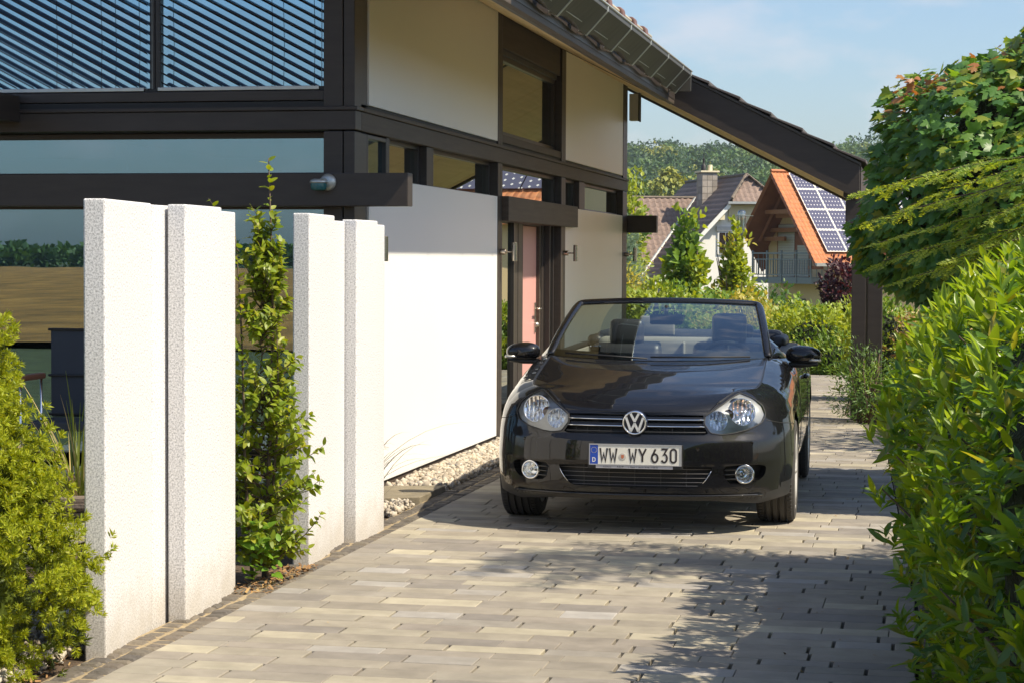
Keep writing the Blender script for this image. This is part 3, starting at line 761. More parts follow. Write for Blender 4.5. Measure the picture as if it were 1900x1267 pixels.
# half hip facing the viewer
hz = lambda r: -1.22*(1-(r+.35)/1.3)
tiled('hip_roof', T, -1.25, 1.25, .95, -.42, hz, m_dtile, WH, axis='r', wave=.04, tile=.28, row=.3, clip=lambda a, r: abs(a) < 1.12*(.95-r)/1.3+.06)
for s in (-1, 1):
    MB().tube([T @ Vector((0, .95, .06)), T @ Vector((s*1.14, -.4, -1.14))], .075, 6).build('hip_tile', M('ridge_tile', (.16, .13, .10), rough=.8, vary=(4, .4)) if s < 0 else bpy.data.materials['ridge_tile'], WH)
MB().tube([T @ Vector((0, .95, .05)), T @ Vector((0, 11.2, .05))], .085, 6).build('ridge', bpy.data.materials['ridge_tile'], WH)
tbox('gutter', T, m_zinc, WH, -1.35, 1.35, -.56, -.43, -1.40, -1.29)
for s in (-1, 1):                                           # white verge boards
    MB().prism([(s*1.2, -sw*1.2-.02), (s*4.95, -sw*4.95-.02), (s*4.95, -sw*4.95-.26), (s*1.2, -sw*1.2-.26)], 'y', -.40, -.30)
    o = MB(); o.prism([(s*1.2, -sw*1.2-.02), (s*4.95, -sw*4.95-.02), (s*4.95, -sw*4.95-.28), (s*1.2, -sw*1.2-.28)], 'y', -.42, -.33)
    o.v = [tuple(T @ Vector(p)) for p in o.v]; o.build('verge_board', m_wwall, WH)
wl = MB(); prof = [(-3.9, -9.5), (3.9, -9.5), (3.9, -sw*3.9-.1), (1.1, -1.36), (-1.1, -1.36), (-3.9, -sw*3.9-.1)]
wl.prism(prof, 'y', .15, 10.8); wl.v = [tuple(T @ Vector(p)) for p in wl.v]; wl.build('wall', m_wwall, WH)
tbox('boarding', T, m_beige, WH, -1.15, 1.15, .06, .148, -2.2, -1.42)
tbox('corbel', T, m_beige, WH, -1.75, -1.45, -.3, .148, -2.15, -1.85)
wb = tbox('window', T, M('window_white', (.75, .75, .72), rough=.5), WH, -1.68, -.48, .09, .149, -3.78, -2.68)
tbox('pane', T, glass_mat('far_glass', (.1, .14, .2), .35, gcol=(.55, .75, 1.0)), wb, -1.58, -.58, .07, .089, -3.70, -2.75)
for a in (-1.30, -.85): tbox('pane_bar', T, m_zinc, wb, a-.012, a+.012, .05, .069, -3.70, -2.75)
tbox('shutter_box', T, m_zinc, WH, -1.75, -.40, .04, .148, -2.66, -2.46)
# chimney of split stone
cm = M('chimney_stone', (.34, .30, .26), rough=.9, c2=[(.40, .36, .31), (.26, .23, .20), (.36, .31, .25)], vary=(3, .2))
c_ = tbox('chimney', T, M('chimney_mortar', (.25, .22, .19), rough=.9), WH, -1.30, -.55, 3.9, 4.8, -2.0, .26)
for k in range(6):
    z = -1.72+k*.32
    for j in range(3):
        tbox('stone', T, cm, c_, -1.31+j*.26+.008, -1.31+(j+1)*.26-.008, 3.875, 3.899, z, z+.30)
        tbox('stone', T, cm, c_, -1.325, -1.301, 3.9+j*.3+.008, 3.9+(j+1)*.3-.008, z, z+.30)
tbox('chimney_cap', T, m_beige, c_, -1.40, -.45, 3.8, 4.9, .26, .34)
MB().lathe([(.13, 0), (.13, .28), (.05, .34), (.05, .52), (.09, .54), (.02, .62), (.02, .85)], 10, T @ Vector((-1.12, 4.3, .34))).build('chimney_cowl', m_black, c_, smooth=True)
MB().lathe([(.12, 0), (.12, .30), (.10, .30), (0, .28)], 10, T @ Vector((-.78, 4.35, .34))).build('chimney_pot', m_beige, c_)
# cross wing to the left, its ridge lower
zw = lambda r: -.95-1.0*(6.3-r)
tiled('wing_roof', T, -9.5, -.85, 6.3, 2.3, zw, m_dtile, WH, axis='r', wave=.05, tile=.3, row=.34, thick=.10, clip=lambda a, r: a < -.9-(6.3-r)*.98+.15)
MB().tube([T @ Vector((-9.5, 6.3, -.92)), T @ Vector((-.9, 6.3, -.92))], .08, 6).build('ridge', bpy.data.materials['ridge_tile'], WH)
MB().tube([T @ Vector((-.95, 6.25, -.95)), T @ Vector((-4.85, 2.35, -4.9))], .07, 6).build('valley_flashing', m_zinc, WH)
poly('wing_back', T, [(-9.5, 6.32, -1.0), (-.85, 6.32, -1.0), (-.85, 10, -4.6), (-9.5, 10, -4.6)], m_dtile, WH)
tbox('wing_wall', T, m_wwall, WH, -9.2, -3.9, 3.0, 9.8, -9.5, -4.3)

# orange-roofed house with solar panels
OP = (-6.165, 80.6, 5.02); T = basis(OP, (.771, .636))
OH = thing('solar_house', 'ochre house with steep orange tiled roof carrying solar panels and a balcony', 'house', (OP[0]+2, OP[1]+2, -2))
so = 1.2
zo = lambda a: -so*abs(a)
tiled('roof', T, 0, 2.98, -.05, 15, zo, m_otile, OH, tile=.17, row=.235, wave=.028)
tiled('roof', T, 0, -3.1, 0, 15, zo, m_otile, OH, tile=.3, row=.36, wave=.02, clip=lambda a, r: r > (abs(a)-1.885)*1.46)
MB().tube([T @ Vector((0, -.05, .05)), T @ Vector((0, 15, .05))], .075, 6).build('ridge', m_otile, OH)
m_rwood = M('red_brown_timber', (.30, .105, .045), rough=.6, vary=(3, .2))
# timber underside and verge
poly('underside', T, [(0, 0.02, -.09), (-1.885, .02, -so*1.885-.09), (-3.1, 1.78, -so*3.1-.09), (-3.1, 3, -so*3.1-.09), (0, 3, -.09)], m_rwood, OH, solid=.03)
poly('underside', T, [(0, .02, -.09), (2.95, .02, -so*2.95-.09), (2.95, 3, -so*2.95-.09), (0, 3, -.09)], m_rwood, OH, solid=.03)
for pts in ([(0, 0, -.10), (-1.90, 0, -so*1.9-.10)], [(-1.885, 0, -so*1.885-.1), (-3.12, 1.80, -so*3.12-.1)], [(0, 0, -.10), (2.97, 0, -so*2.97-.1)]):
    MB().tube([T @ Vector(p) for p in pts], .085, 4).build('verge_board', m_rwood, OH)
for s in (-1, 1):
    MB().tube([T @ Vector((0, .85, -.25)), T @ Vector((s*2.0, .85, -so*2.0-.25))], .075, 4).build('rafter', m_rwood, OH)
for z, a0, a1, rr in ((-1.45, -1.15, .75, .55), (-2.15, -1.75, .2, 1.25), (-1.60, -.9, 1.0, .9), (-2.50, -2.0, -.6, 1.1)):
    tbox('tie_beam', T, M('tan_timber', (.36, .15, .06), rough=.6) if z == -1.45 else bpy.data.materials['tan_timber'], OH, a0, a1, rr-.06, rr+.06, z-.17, z)
m_ochre = M('ochre_render', (.86, .64, .36), rough=.85, vary=(1, .05))
wl = MB(); wl.prism([(-2.3, -9), (1.95, -9), (1.95, -so*1.95-.12), (0, -.12), (-2.3, -so*2.3-.12)], 'y', 1.5, 14.5); wl.v = [tuple(T @ Vector(p)) for p in wl.v]
wl.build('wall', m_ochre, OH)
tbox('gutter', T, m_zinc, OH, 2.95, 3.07, -.05, 15, -so*3.0-.06, -so*3.0+.06)
for r in (.25, 3.2, 6.2): tbox('rafter_end', T, m_rwood, OH, 2.1, 2.9, r, r+.14, -so*3.0-.18, -so*3.0-.05)
# balcony door with roller shutter, balcony
sh = tbox('balcony_door', T, m_rwood, OH, -1.62, .62, 1.44, 1.498, -4.3, -2.0)
for k in range(22):
    tbox('shutter_slat', T, m_beige if k < 0 else M('shutter_cream', (.62, .58, .46), rough=.6) if k == 0 else bpy.data.materials['shutter_cream'], sh, -1.52, -.42, 1.415, 1.439, -4.28+k*.103, -4.28+k*.103+.096)
for k in range(14):
    tbox('shutter_slat', T, bpy.data.materials['shutter_cream'], sh, -.22, .52, 1.415, 1.439, -4.28+k*.103, -4.28+k*.103+.096)
m_bal = M('grey_balcony_metal', (.22, .25, .25), rough=.5, metal=.2)
bl = tbox('balcony', T, m_bal, OH, -1.6, 2.3, .25, 1.495, -4.34, -4.10)
tbox('handrail', T, m_bal, bl, -1.6, 2.3, .23, .28, -3.19, -3.13); tbox('handrail', T, m_bal, bl, -1.6, 2.3, .24, .27, -3.42, -3.38); tbox('handrail', T, m_bal, bl, -1.6, 2.3, .24, .27, -4.02, -3.98)
tbox('handrail', T, m_bal, bl, -1.62, -1.58, .25, 1.49, -3.19, -3.13); tbox('handrail', T, m_bal, bl, 2.28, 2.32, .25, 1.49, -3.19, -3.13)
for a in (-1.6, -.62, .36, 1.34, 2.3): tbox('railing_post', T, m_bal, bl, a-.03, a+.03, .22, .28, -4.34, -3.05)
for a in np.arange(-1.5, 2.3, .16): tbox('baluster', T, m_bal, bl, a-.011, a+.011, .245, .267, -4.0, -3.4)
for r in (.5, .75, 1.0, 1.25):
    for a in (-1.6, 2.3): tbox('baluster', T, m_bal, bl, a-.011, a+.011, r, r+.022, -4.1, -3.16)
for a in (-1.35, -.35):
    wv_ = tbox('window', T, M('dark_timber_window', (.06, .04, .03), rough=.5) if a < -1 else bpy.data.materials['dark_timber_window'], OH, a, a+.62, 1.44, 1.498, -6.0, -4.95)
    tbox('pane', T, bpy.data.materials['far_glass'], wv_, a+.07, a+.55, 1.425, 1.439, -5.93, -5.02)
# solar panels: dark cells with pale corners, alloy frames
ms = bpy.data.materials.new('solar_cells'); ms.use_nodes = True
n, l = ms.node_tree.nodes, ms.node_tree.links; b = n['Principled BSDF']; b.inputs['Roughness'].default_value = .12
tc = n.new('ShaderNodeTexCoord'); mpn = n.new('ShaderNodeMapping'); mpn.inputs['Scale'].default_value = (5, 6, 1); l.new(tc.outputs['Generated'], mpn.inputs['Vector'])
fr = n.new('ShaderNodeVectorMath'); fr.operation = 'FRACTION'; l.new(mpn.outputs[0], fr.inputs[0])
sb = n.new('ShaderNodeVectorMath'); sb.operation = 'SUBTRACT'; sb.inputs[1].default_value = (.5, .5, 0); l.new(fr.outputs[0], sb.inputs[0])
sx = n.new('ShaderNodeSeparateXYZ'); l.new(sb.outputs[0], sx.inputs[0])
ax, ay = n.new('ShaderNodeMath'), n.new('ShaderNodeMath'); ax.operation = ay.operation = 'ABSOLUTE'; l.new(sx.outputs[0], ax.inputs[0]); l.new(sx.outputs[1], ay.inputs[0])
sm = n.new('ShaderNodeMath'); sm.operation = 'ADD'; l.new(ax.outputs[0], sm.inputs[0]); l.new(ay.outputs[0], sm.inputs[1])
gt_ = n.new('ShaderNodeMath'); gt_.operation = 'GREATER_THAN'; gt_.inputs[1].default_value = .80; l.new(sm.outputs[0], gt_.inputs[0])
mxr = n.new('ShaderNodeMixRGB'); mxr.inputs[1].default_value = (.085, .085, .135, 1); mxr.inputs[2].default_value = (.62, .62, .62, 1)
l.new(gt_.outputs[0], mxr.inputs[0]); l.new(mxr.outputs[0], b.inputs['Base Color'])
m_alu = M('panel_frame', (.68, .68, .62), rough=.45, metal=.2)
ang = math.atan(so); ca, sa = math.cos(ang), math.sin(ang)
tilt = Matrix(((ca, 0, sa, 0), (0, 1, 0, 0), (-sa, 0, ca, 0), (0, 0, 0, 1)))
edges = [.08, .62, 1.29, 1.95, 2.66]
for i in range(4):
    a0, a1 = edges[i]/ca, edges[i+1]/ca
    for j in range(13):
        r0 = .66+j*.95
        pm_ = MB().box(a0+.012, a1-.012, r0+.012, r0+.938, .10, .135, T @ tilt).build('solar_panel', m_alu, OH)
        # cells face as its own thin plate; local coordinates aligned with the slope for the cell pattern
        me = bpy.data.meshes.new('cells'); w0, h0 = (a1-a0-.07), .88
        me.from_pydata([(0, 0, 0), (w0, 0, 0), (w0, h0, 0), (0, h0, 0)], [], [(0, 1, 2, 3)]); me.update()
        cobj = link('cells', me, ms, pm_)
        cobj.matrix_parent_inverse = Matrix(); cobj.matrix_basis = T @ tilt @ Matrix.Translation((a0+.035, r0+.035, .139))

# a further orange-roofed house beyond it, mirrored in the strip windows
T2 = basis((9.5, 74, 6.4), (.98, .2))
NH = thing('neighbour_house', 'orange-roofed neighbouring house, seen mirrored in the strip windows', 'house', (12, 76, -2))
tiled('roof', T2, 0, 4.5, -6, 13, lambda a: -.8*abs(a), m_otile, NH, tile=.3, row=.36, wave=.03)
wl = MB(); wl.prism([(-4, -10), (4, -10), (4, -3.4), (0, -.1), (-4, -3.4)], 'y', -5.7, 12.7); wl.v = [tuple(T2 @ Vector(p)) for p in wl.v]; wl.build('wall', m_ochre, NH)
for j in range(10):
    for i in range(2):
        MB().box(.5+i*1.75, 2.2+i*1.75, -5+j*1.3, -3.75+j*1.3, .1, .14, T2 @ Matrix(((math.cos(.675), 0, math.sin(.675), 0), (0, 1, 0, 0), (-math.sin(.675), 0, math.cos(.675), 0), (0, 0, 0, 1)))).build('solar_panel', ms, NH)

# street lamp
SLX, SLY = -5.47, 60.2
SL = thing('street_lamp', 'grey street lamp post with a glass cylinder head under a flat disc', 'street lamp', (SLX, SLY, -2.2))
m_gpole = M('green_grey_pole', (.20, .23, .22), rough=.5, metal=.3)
MB().lathe([(.085, -2.3), (.075, 0), (.055, 2.0), (.055, 2.28), (.06, 2.30), (.13, 2.47), (.14, 2.52), (0, 2.52)], 14, (SLX, SLY, 0)).build('pole', m_gpole, SL, smooth=False)
MB().lathe([(.115, 2.52), (.125, 2.6), (.125, 2.88)], 16, (SLX, SLY, 0)).build('glass_cylinder', glass_mat('lamp_glass', (.72, .77, .75), .22), SL, smooth=True)
MB().lathe([(0, 2.90), (.12, 2.89), (.35, 2.875), (.35, 2.865), (.12, 2.87), (0, 2.86)], 20, (SLX, SLY, 0)).build('disc_top', m_gpole, SL)
MB().lathe([(0, 3.05), (.10, 3.02), (.12, 2.95), (.12, 2.89)], 14, (SLX, SLY, 0)).build('cap', glass_mat('lamp_glass_cap', (.8, .85, .83), .2), SL, smooth=True)
MB().lathe([(.035, 2.52), (.045, 2.6), (.045, 2.75), (.02, 2.82), (0, 2.83)], 10, (SLX, SLY, 0)).build('bulb', M('opal_bulb', (.75, .68, .5), rough=.4), SL, smooth=True)
for k in range(3):
    t = 2*math.pi*k/3+.4
    MB().tube([(SLX+.128*math.cos(t), SLY+.128*math.sin(t), 2.5), (SLX+.128*math.cos(t), SLY+.128*math.sin(t), 2.9)], .007, 5).build('stay', m_gpole, SL)

# wooded hill: crowns built of leaf clumps, one mass too many to count
def clump_tmpl(seed, n=5):
    q = np.random.default_rng(seed); v, f = [], []
    for k in range(n):
        c = q.normal(size=3)*.33; a = nrm(q.normal(size=3)); b = nrm(np.cross(a, q.normal(size=3))); s = q.uniform(.25, .42)
        i = len(v); v += [c-a*s, c-b*s*.6, c+a*s, c+b*s*.6]; f.append((i, i+1, i+2, i+3))
    return v, f
clumps = [clump_tmpl(i, 3) for i in range(4)]
m_wood_leaf = [leaf_mat('wood_leaf_a', [(.075, .15, .035), (.105, .185, .04), (.06, .125, .04)], .2, .6),
               leaf_mat('wood_leaf_b', [(.09, .16, .035), (.13, .19, .045), (.075, .135, .035)], .2, .6),
               leaf_mat('wood_leaf_c', [(.22, .25, .04), (.27, .28, .05), (.17, .22, .04)], .2, .6)]
m_wood_leaf.append(leaf_mat('wood_leaf_d', [(.035, .085, .032), (.05, .105, .036), (.03, .07, .03)], .2, .6))
def crown(centers, radii, per, size, zsq=.8):
    """points on crown shells: lumpy ellipsoids"""
    Ps, Ns = [], []
    for c, r in zip(centers, radii):
        d = nrm(nr.normal(size=(per, 3))); d[:, 2] = np.where(d[:, 2] < -.35, -d[:, 2], d[:, 2])
        lump = 1+.16*np.sin(d[:, 0]*5+c[0])*np.sin(d[:, 1]*5+c[1])+.12*np.sin(d[:, 2]*7+c[0]*3)
        rad = r*lump*nr.uniform(.82, 1.03, per)
        Ps.append(np.array(c)+d*rad[:, None]*[1, 1, zsq]); Ns.append(nrm(d+nr.normal(size=(per, 3))*.45))
    return np.concatenate(Ps), np.concatenate(Ns)
cs = [[], [], [], []]
def at(px, dep):                                            # a bearing (in photo columns) and a distance give a spot on the ground
    lat = (px-950)/3800*dep
    p = CAM + FW*dep + RT*lat
    return p[0], p[1]
for k in range(900):
    dep = 255+(nr.random()**.8)*360; px_ = nr.uniform(1090, 1660); x, y = at(px_, dep)
    z = float(terrain_h(np.array(x), np.array(y))); r = nr.uniform(3.2, 5.4)
    q_ = nr.random(); r *= 1.35 if q_ > .9 else 1.; cs[0 if q_ < .45 else 1 if q_ < .72 else 2 if q_ < .79 else 3].append(((x, y, z+r*.9+nr.uniform(.3, 2.8)), r))
fr_ = tag(bpy.data.objects.new('forest', None), 'mixed green broadleaf forest covering the far hill', 'forest'); COL.objects.link(fr_)
fr_.location = (-60, 500, 10); fr_['kind'] = 'stuff'
for k in (0, 1, 2, 3):
    P, N = crown([c for c, r in cs[k]], [r for c, r in cs[k]], 210, 1)
    V, F = [], []; off = 0
    ti = nr.integers(0, 4, len(P))
    for t in range(4):
        s_ = ti == t; v, f = spread(clumps[t], P[s_], nr.normal(size=(s_.sum(), 3)), N[s_], nr.uniform(.95, 1.7, s_.sum())); V.append(v); F.append(f+off); off += len(v)
    npmesh('crowns', np.concatenate(V), np.concatenate(F), m_wood_leaf[k], fr_, kind='stuff')
# woods on the camera's side, for the mirror images
cs2 = []
for k in range(420):
    x = nr.uniform(-190, 150); y = -265-nr.uniform(0, 60); r = nr.uniform(1.6, 2.6); cs2.append(((x, y, r*.6), r))
P, N = crown([c for c, r in cs2], [r for c, r in cs2], 36, 1); V, F = spread(clumps[0], P, nr.normal(size=(len(P), 3)), N, nr.uniform(1.4, 2.2, len(P)))
tag(npmesh('far_woods', V, F, m_wood_leaf[0], kind='stuff'), 'dark woods beyond the wheat field, mirrored in the panes')
# ------------------------------------------------------------------ plants
def lance(w, fold=.12, bend=.18, ts=(0, .16, .45, .78, 1.0), ws=(.05, .7, 1.0, .62, .0)):
    """leaf along +y, length 1: folded on its midrib and bent"""
    v, f = [], []
    for t, q in zip(ts, ws):
        z = -bend*t*t; h = w*q*.5
        v += [(-h, t, z+fold*h*2), (0, t, z), (h, t, z+fold*h*2)]
    for i in range(len(ts)-1):
        k = i*3; f += [(k, k+1, k+4, k+3), (k+1, k+2, k+5, k+4)]
    return v, f
def maple():
    pts = [(0, 0), (.14, -.02), (.44, -.06), (.36, .10), (.60, .26), (.42, .34), (.52, .60), (.30, .55), (.22, .62), (.16, .82), (0, 1.05)]
    pts = pts + [(-x, y) for x, y in pts[-2:0:-1]]
    v = [(0, .30, .03)] + [(x, y-.0, -.10*(x*x*1.6+(y-.3)**2)+.03*math.sin(9*x+7*y)) for x, y in pts]; n = len(pts)
    return v, [(0, 1+i, 1+(i+1) % n) for i in range(n)]
def needles(n, ln, wd, spread_, seed, length=1., flat=0.0):
    """a short shoot along +y set with needles"""
    q = np.random.default_rng(seed); v, f = [], []
    for k in range(n):
        t = length*(k+.5)/n; ph = q.uniform(0, 2*math.pi) if not flat else (0 if k % 2 else math.pi)+q.normal()*flat
        d = np.array([math.cos(ph), 0, math.sin(ph)])*math.sin(spread_)+np.array([0, math.cos(spread_), 0])
        s = nrm(np.cross(d, q.normal(size=3)) if not flat else np.cross(d, [0, 0, 1.])+q.normal(size=3)*.15)
        b = np.array([0, t, 0]); L = ln*q.uniform(.7, 1.1)*(1 if t < length*.7 else 1-.5*(t/length-.7)/.3)
        i = len(v); v += [b-s*wd*.4, b+s*wd*.4, b+d*L*.6+s*wd*.5, b+d*L, b+d*L*.6-s*wd*.5]
        f.append((i, i+1, i+2, i+4)); f.append((i+4, i+2, i+3, i+3))
    return v, f
def needle_quads(*a, **k):
    v, f = needles(*a, **k); return v, [(x if x[2] != x[3] else (x[0], x[1], x[2])) for x in f]
def needles4(n, ln, wd, spread_, seed, length=1., flat=0.):
    """same with one pointed four-sided needle each"""
    q = np.random.default_rng(seed); v, f = [], []
    for k in range(n):
        t = length*(k+.5)/n; ph = q.uniform(0, 2*math.pi) if not flat else (0 if k % 2 else math.pi)+q.normal()*flat
        sp = spread_*(1 if k < n-4 else .5)
        d = np.array([math.cos(ph), 0, math.sin(ph)])*math.sin(sp)+np.array([0, math.cos(sp), 0])
        s = nrm(np.cross(d, q.normal(size=3)) if not flat else np.cross(d, [0, 0, 1.])+q.normal(size=3)*.25)
        b = np.array([0, t, 0]); L = ln*q.uniform(.75, 1.1)*(1 if t < length*.7 else 1-.4*(t/length-.7)/.3)
        i = len(v); v += [b, b+d*L*.5+s*wd*.5, b+d*L, b+d*L*.5-s*wd*.5]; f.append((i, i+1, i+2, i+3))
    return v, f
rv = lambda n: nr.normal(size=(n, 3))

# --- laurel hedge, right foreground
LA = thing('laurel_hedge', 'big glossy cherry laurel hedge in the right foreground', 'hedge', (.75, 8, -.05))
lau = [lance(.30, .16, .10), lance(.26, .25, .28), lance(.33, .08, .02), lance(.24, .35, .16)]
m_lau = leaf_mat('laurel_leaf', [(.075, .17, .026), (.125, .235, .026), (.055, .135, .028), (.175, .275, .028), (.09, .19, .03), (.24, .24, .05)], .45, .34, (2.4, 2.0, .4), .45)
m_lauy = leaf_mat('laurel_young_lit_leaf', [(.23, .33, .025), (.17, .28, .025), (.29, .36, .035)], .48, .32, (1.9, 1.7, .4))  # bright leaves, partly young growth, partly sunlit colour painted in
def hull(u, t):
    """left face and top of the hedge: t 0..1 up the left side, 1..2 over the top to the right"""
    wob = .05*math.sin(u*3.1)+.04*math.sin(u*7.3+1)
    end = max(0, (u-10.1)/.75); cut = .55*end**2 + .15*max(0, 7.0-u); lowz = .35*end**2
    prof = [(-.02, .0), (-.075, .28), (-.16, .62), (-.20, .88), (-.155, 1.16), (-.02, 1.36), (.17, 1.53), (.40, 1.66), (.56, 1.72), (.8, 1.80), (1.6, 1.9)]
    ts = [0, .2, .42, .6, .8, 1., 1.15, 1.3, 1.42, 1.6, 2.0]
    x = float(np.interp(t, ts, [p[0] for p in prof])); z = float(np.interp(t, ts, [p[1] for p in prof]))
    k = 0
    return np.array([x+.095+wob+cut, u, z*(1-lowz*.3)+wob*.5*(1 if t > .7 else .3)])
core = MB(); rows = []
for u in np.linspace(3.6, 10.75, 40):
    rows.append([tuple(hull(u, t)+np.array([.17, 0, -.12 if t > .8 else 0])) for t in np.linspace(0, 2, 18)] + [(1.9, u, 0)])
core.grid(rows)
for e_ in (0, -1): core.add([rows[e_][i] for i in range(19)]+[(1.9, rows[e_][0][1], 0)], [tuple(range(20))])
m_core = M('core_shade', (.018, .026, .010), rough=1., vary=(14, .6), bump=(30, .06))  # near-black solid hull, the shade inside foliage put in as colour
core.build('shade_core', m_core, LA)
P, Y, N, S, SC, young = [], [], [], [], [], []
for k in range(2600):
    u = nr.uniform(3.6, 10.9); t = nr.uniform(.0, 1.75); p = hull(u, t)
    e = .01; du = hull(u+e, t)-hull(u-e, t); dt = hull(u, min(t+e, 2))-hull(u, max(t-e, 0)); nn = nrm(np.cross(du, dt)); nn = nn if nn[0] < 0 or nn[2] > .3 else -nn
    depth = nr.uniform(-.13, .04); base = p+nn*depth
    ax = nrm(nn*nr.uniform(.35, .75)+np.array([0, 0, nr.uniform(.55, 1.1)])+nr.normal(size=3)*.22)
    yv = depth > -.035 and nr.random() < (.78 if t > .8 else .55 if (t > .45 or u > 8.8) else .22)  # bright share rises towards the top, following the sunlight
    nl = nr.integers(5, 9) if not yv else nr.integers(5, 8)
    for j in range(nl):
        ph = j*2.4+nr.uniform(-.4, .4); side = nrm(np.cross(ax, [.3, .5, .8])); s2 = np.cross(ax, side)
        op = nr.uniform(.30, .62) if yv else nr.uniform(.6, 1.25)
        d = nrm(ax*math.cos(op)+(side*math.cos(ph)+s2*math.sin(ph))*math.sin(op))
        P.append(base+ax*(j*.011-.05)); Y.append(d); N.append(nrm(ax*1.0-d*.3+nr.normal(size=3)*.25)); S.append(nr.uniform(.065, .10) if not yv else nr.uniform(.05, .09)); SC.append(1. if depth > -.05 else .35); young.append(yv)
P, Y, N, S, SC, young = map(np.array, (P, Y, N, S, SC, young))
leaves(LA, lau, [m_lau], P[~young], Y[~young], N[~young], S[~young], 130, score=SC[~young])
leaves(LA, lau, [m_lauy], P[young], Y[young], N[young], S[young], 165, score=SC[young])
for k in range(26):
    u = nr.uniform(5.6, 10); t = nr.uniform(.1, 1.4); p = hull(u, t); q = np.array([p[0]+.45, u+nr.uniform(-.2, .2), max(.05, p[2]-.5)])
    MB().tube([q, (p+q)/2+np.array([0, 0, .03]), p], [.009, .006, .003], 6).build('stem', m_bark, LA, smooth=True)

# --- yew, left foreground
YE = thing('yew_shrub', 'bushy yellow-green yew shrub at the left edge, before the terrace', 'shrub', (-3.95, 7.25, -.05))
yt = [needles4(22, .60, .115, .98, i, length=.42) for i in range(4)]
m_yew = leaf_mat('yew_needle', [(.30, .36, .018), (.38, .42, .022), (.21, .28, .018), (.45, .45, .04)], .36, .5, (1.5, 1.35, .35), .3)
m_yewd = leaf_mat('yew_needle_shaded', [(.07, .10, .012), (.10, .13, .014)], .3, .5)  # darkened copy of the needle colour, paints the shaded gaps
P, Y, SS, inner = [], [], [], []
def yew_r(z): return float(np.interp(z, [0, .15, .35, .6, .9, 1.15, 1.4, 1.6], [.60, .67, .66, .52, .41, .34, .19, .04]))
for k in range(460):
    # a finger of new growth, thickly set with needle rosettes
    z = nr.uniform(0, 1)**.9*1.46; a = nr.uniform(-2.4, 1.1); r = yew_r(z)*nr.uniform(.78, 1.0)*(1+.12*math.sin(a*9+z*14))
    b = np.array([-3.86+r*math.cos(a), 7.22+r*.75*math.sin(a), z]); o = np.array([math.cos(a), math.sin(a), 0])
    ax = nrm(o*nr.uniform(.35, 1.0)+np.array([0, 0, nr.uniform(.35, 1.1)])+nr.normal(size=3)*.25); L = nr.uniform(.08, .20)
    for j in range(15):
        t = nr.uniform(-.35, 1.); q = b+ax*L*t+nr.normal(size=3)*.026*(1.2-.6*max(t, 0))
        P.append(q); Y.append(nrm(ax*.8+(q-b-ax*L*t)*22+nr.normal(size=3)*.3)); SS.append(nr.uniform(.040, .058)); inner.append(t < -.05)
P, Y, SS, inner = map(np.array, (P, Y, SS, inner))
leaves(YE, yt, [m_yew], P[~inner], Y[~inner], rv((~inner).sum()), SS[~inner], 290, name='sprig', smooth=False)
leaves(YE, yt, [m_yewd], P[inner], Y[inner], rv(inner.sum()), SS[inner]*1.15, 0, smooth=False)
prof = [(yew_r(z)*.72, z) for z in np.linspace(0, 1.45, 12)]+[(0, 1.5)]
MB().lathe(prof, 14, (-3.90, 7.28, 0)).build('shade_core', m_yewd, YE)  # solid dark hull, fills the yew's gaps with painted shade
for k in range(9):
    a = nr.uniform(0, 6.3); MB().tube([(-4, 7.3, -.05), (-4+.25*math.cos(a), 7.3+.25*math.sin(a), .5), (-4+.4*math.cos(a), 7.3+.35*math.sin(a), 1.0+.3*nr.random())], [.018, .011, .004], 6).build('stem', m_bark, YE, smooth=True)

# --- young hornbeam between the granite slabs
HB = thing('young_hornbeam', 'slim young hornbeam growing between the granite slabs, one shoot rising above them', 'shrub', (-3.2, 9.6, -.05))
hl = [lance(.55, .10, .12, ws=(.1, .8, 1., .6, 0)), lance(.62, .18, .25, ws=(.12, .85, 1., .6, 0)), lance(.5, .05, .05, ws=(.1, .8, 1., .6, 0))]
m_hb = leaf_mat('hornbeam_leaf', [(.19, .27, .018), (.25, .31, .022), (.13, .21, .018), (.33, .34, .03)], .42, .42, (1.8, 1.55, .35))
m_hb2 = leaf_mat('hornbeam_basal_leaf', [(.13, .27, .03), (.17, .30, .03)], .38, .4)
P, Y, N, S = [], [], [], []
def shoot(p0, p1, r0, nl, ls, sag=0., mb=None, start=.15):
    p0, p1 = np.array(p0, float), np.array(p1, float); pts = []
    for t in np.linspace(0, 1, 6): pts.append(p0+(p1-p0)*t+np.array([.02*math.sin(t*5+p1[1]*7), .02*math.sin(t*4+1), -sag*4*t*(1-t)*-1 - sag*t*t]))
    mb.tube(pts, [r0*(1-.8*t) for t in np.linspace(0, 1, 6)], 6)
    d = nrm(p1-p0)
    for k in range(nl):
        t = start+(1-start)*(k+nr.uniform(0, 1))/nl; q = pts[min(int(t*5), 4)]+(pts[min(int(t*5)+1, 5)]-pts[min(int(t*5), 4)])*((t*5) % 1 if t < 1 else 1)
        side = nrm(np.cross(d, nr.normal(size=3))); out_ = nrm(side*nr.uniform(.7, 1.1)+d*nr.uniform(.25, .8)+np.array([0, 0, nr.uniform(-.25, .2)]))
        P.append(q); Y.append(out_); N.append(nrm(np.array([0, 0, 1.])+nr.normal(size=3)*.35+np.array([.25, -.25, 0]))); S.append(ls*nr.uniform(.7, 1.2)*(1-.45*max(0, t-.6)))
stems = []
def hb(p0, p1, r0, nl, ls, **k):
    q = MB(); shoot(p0, p1, r0, nl, ls, mb=q, **k); q.build('stem', m_bark, HB, smooth=True)
hb((-3.20, 9.62, -.05), (-3.19, 9.66, 2.06), .013, 90, .055)
hb((-3.24, 9.55, -.05), (-3.33, 9.5, 1.72), .010, 60, .062)
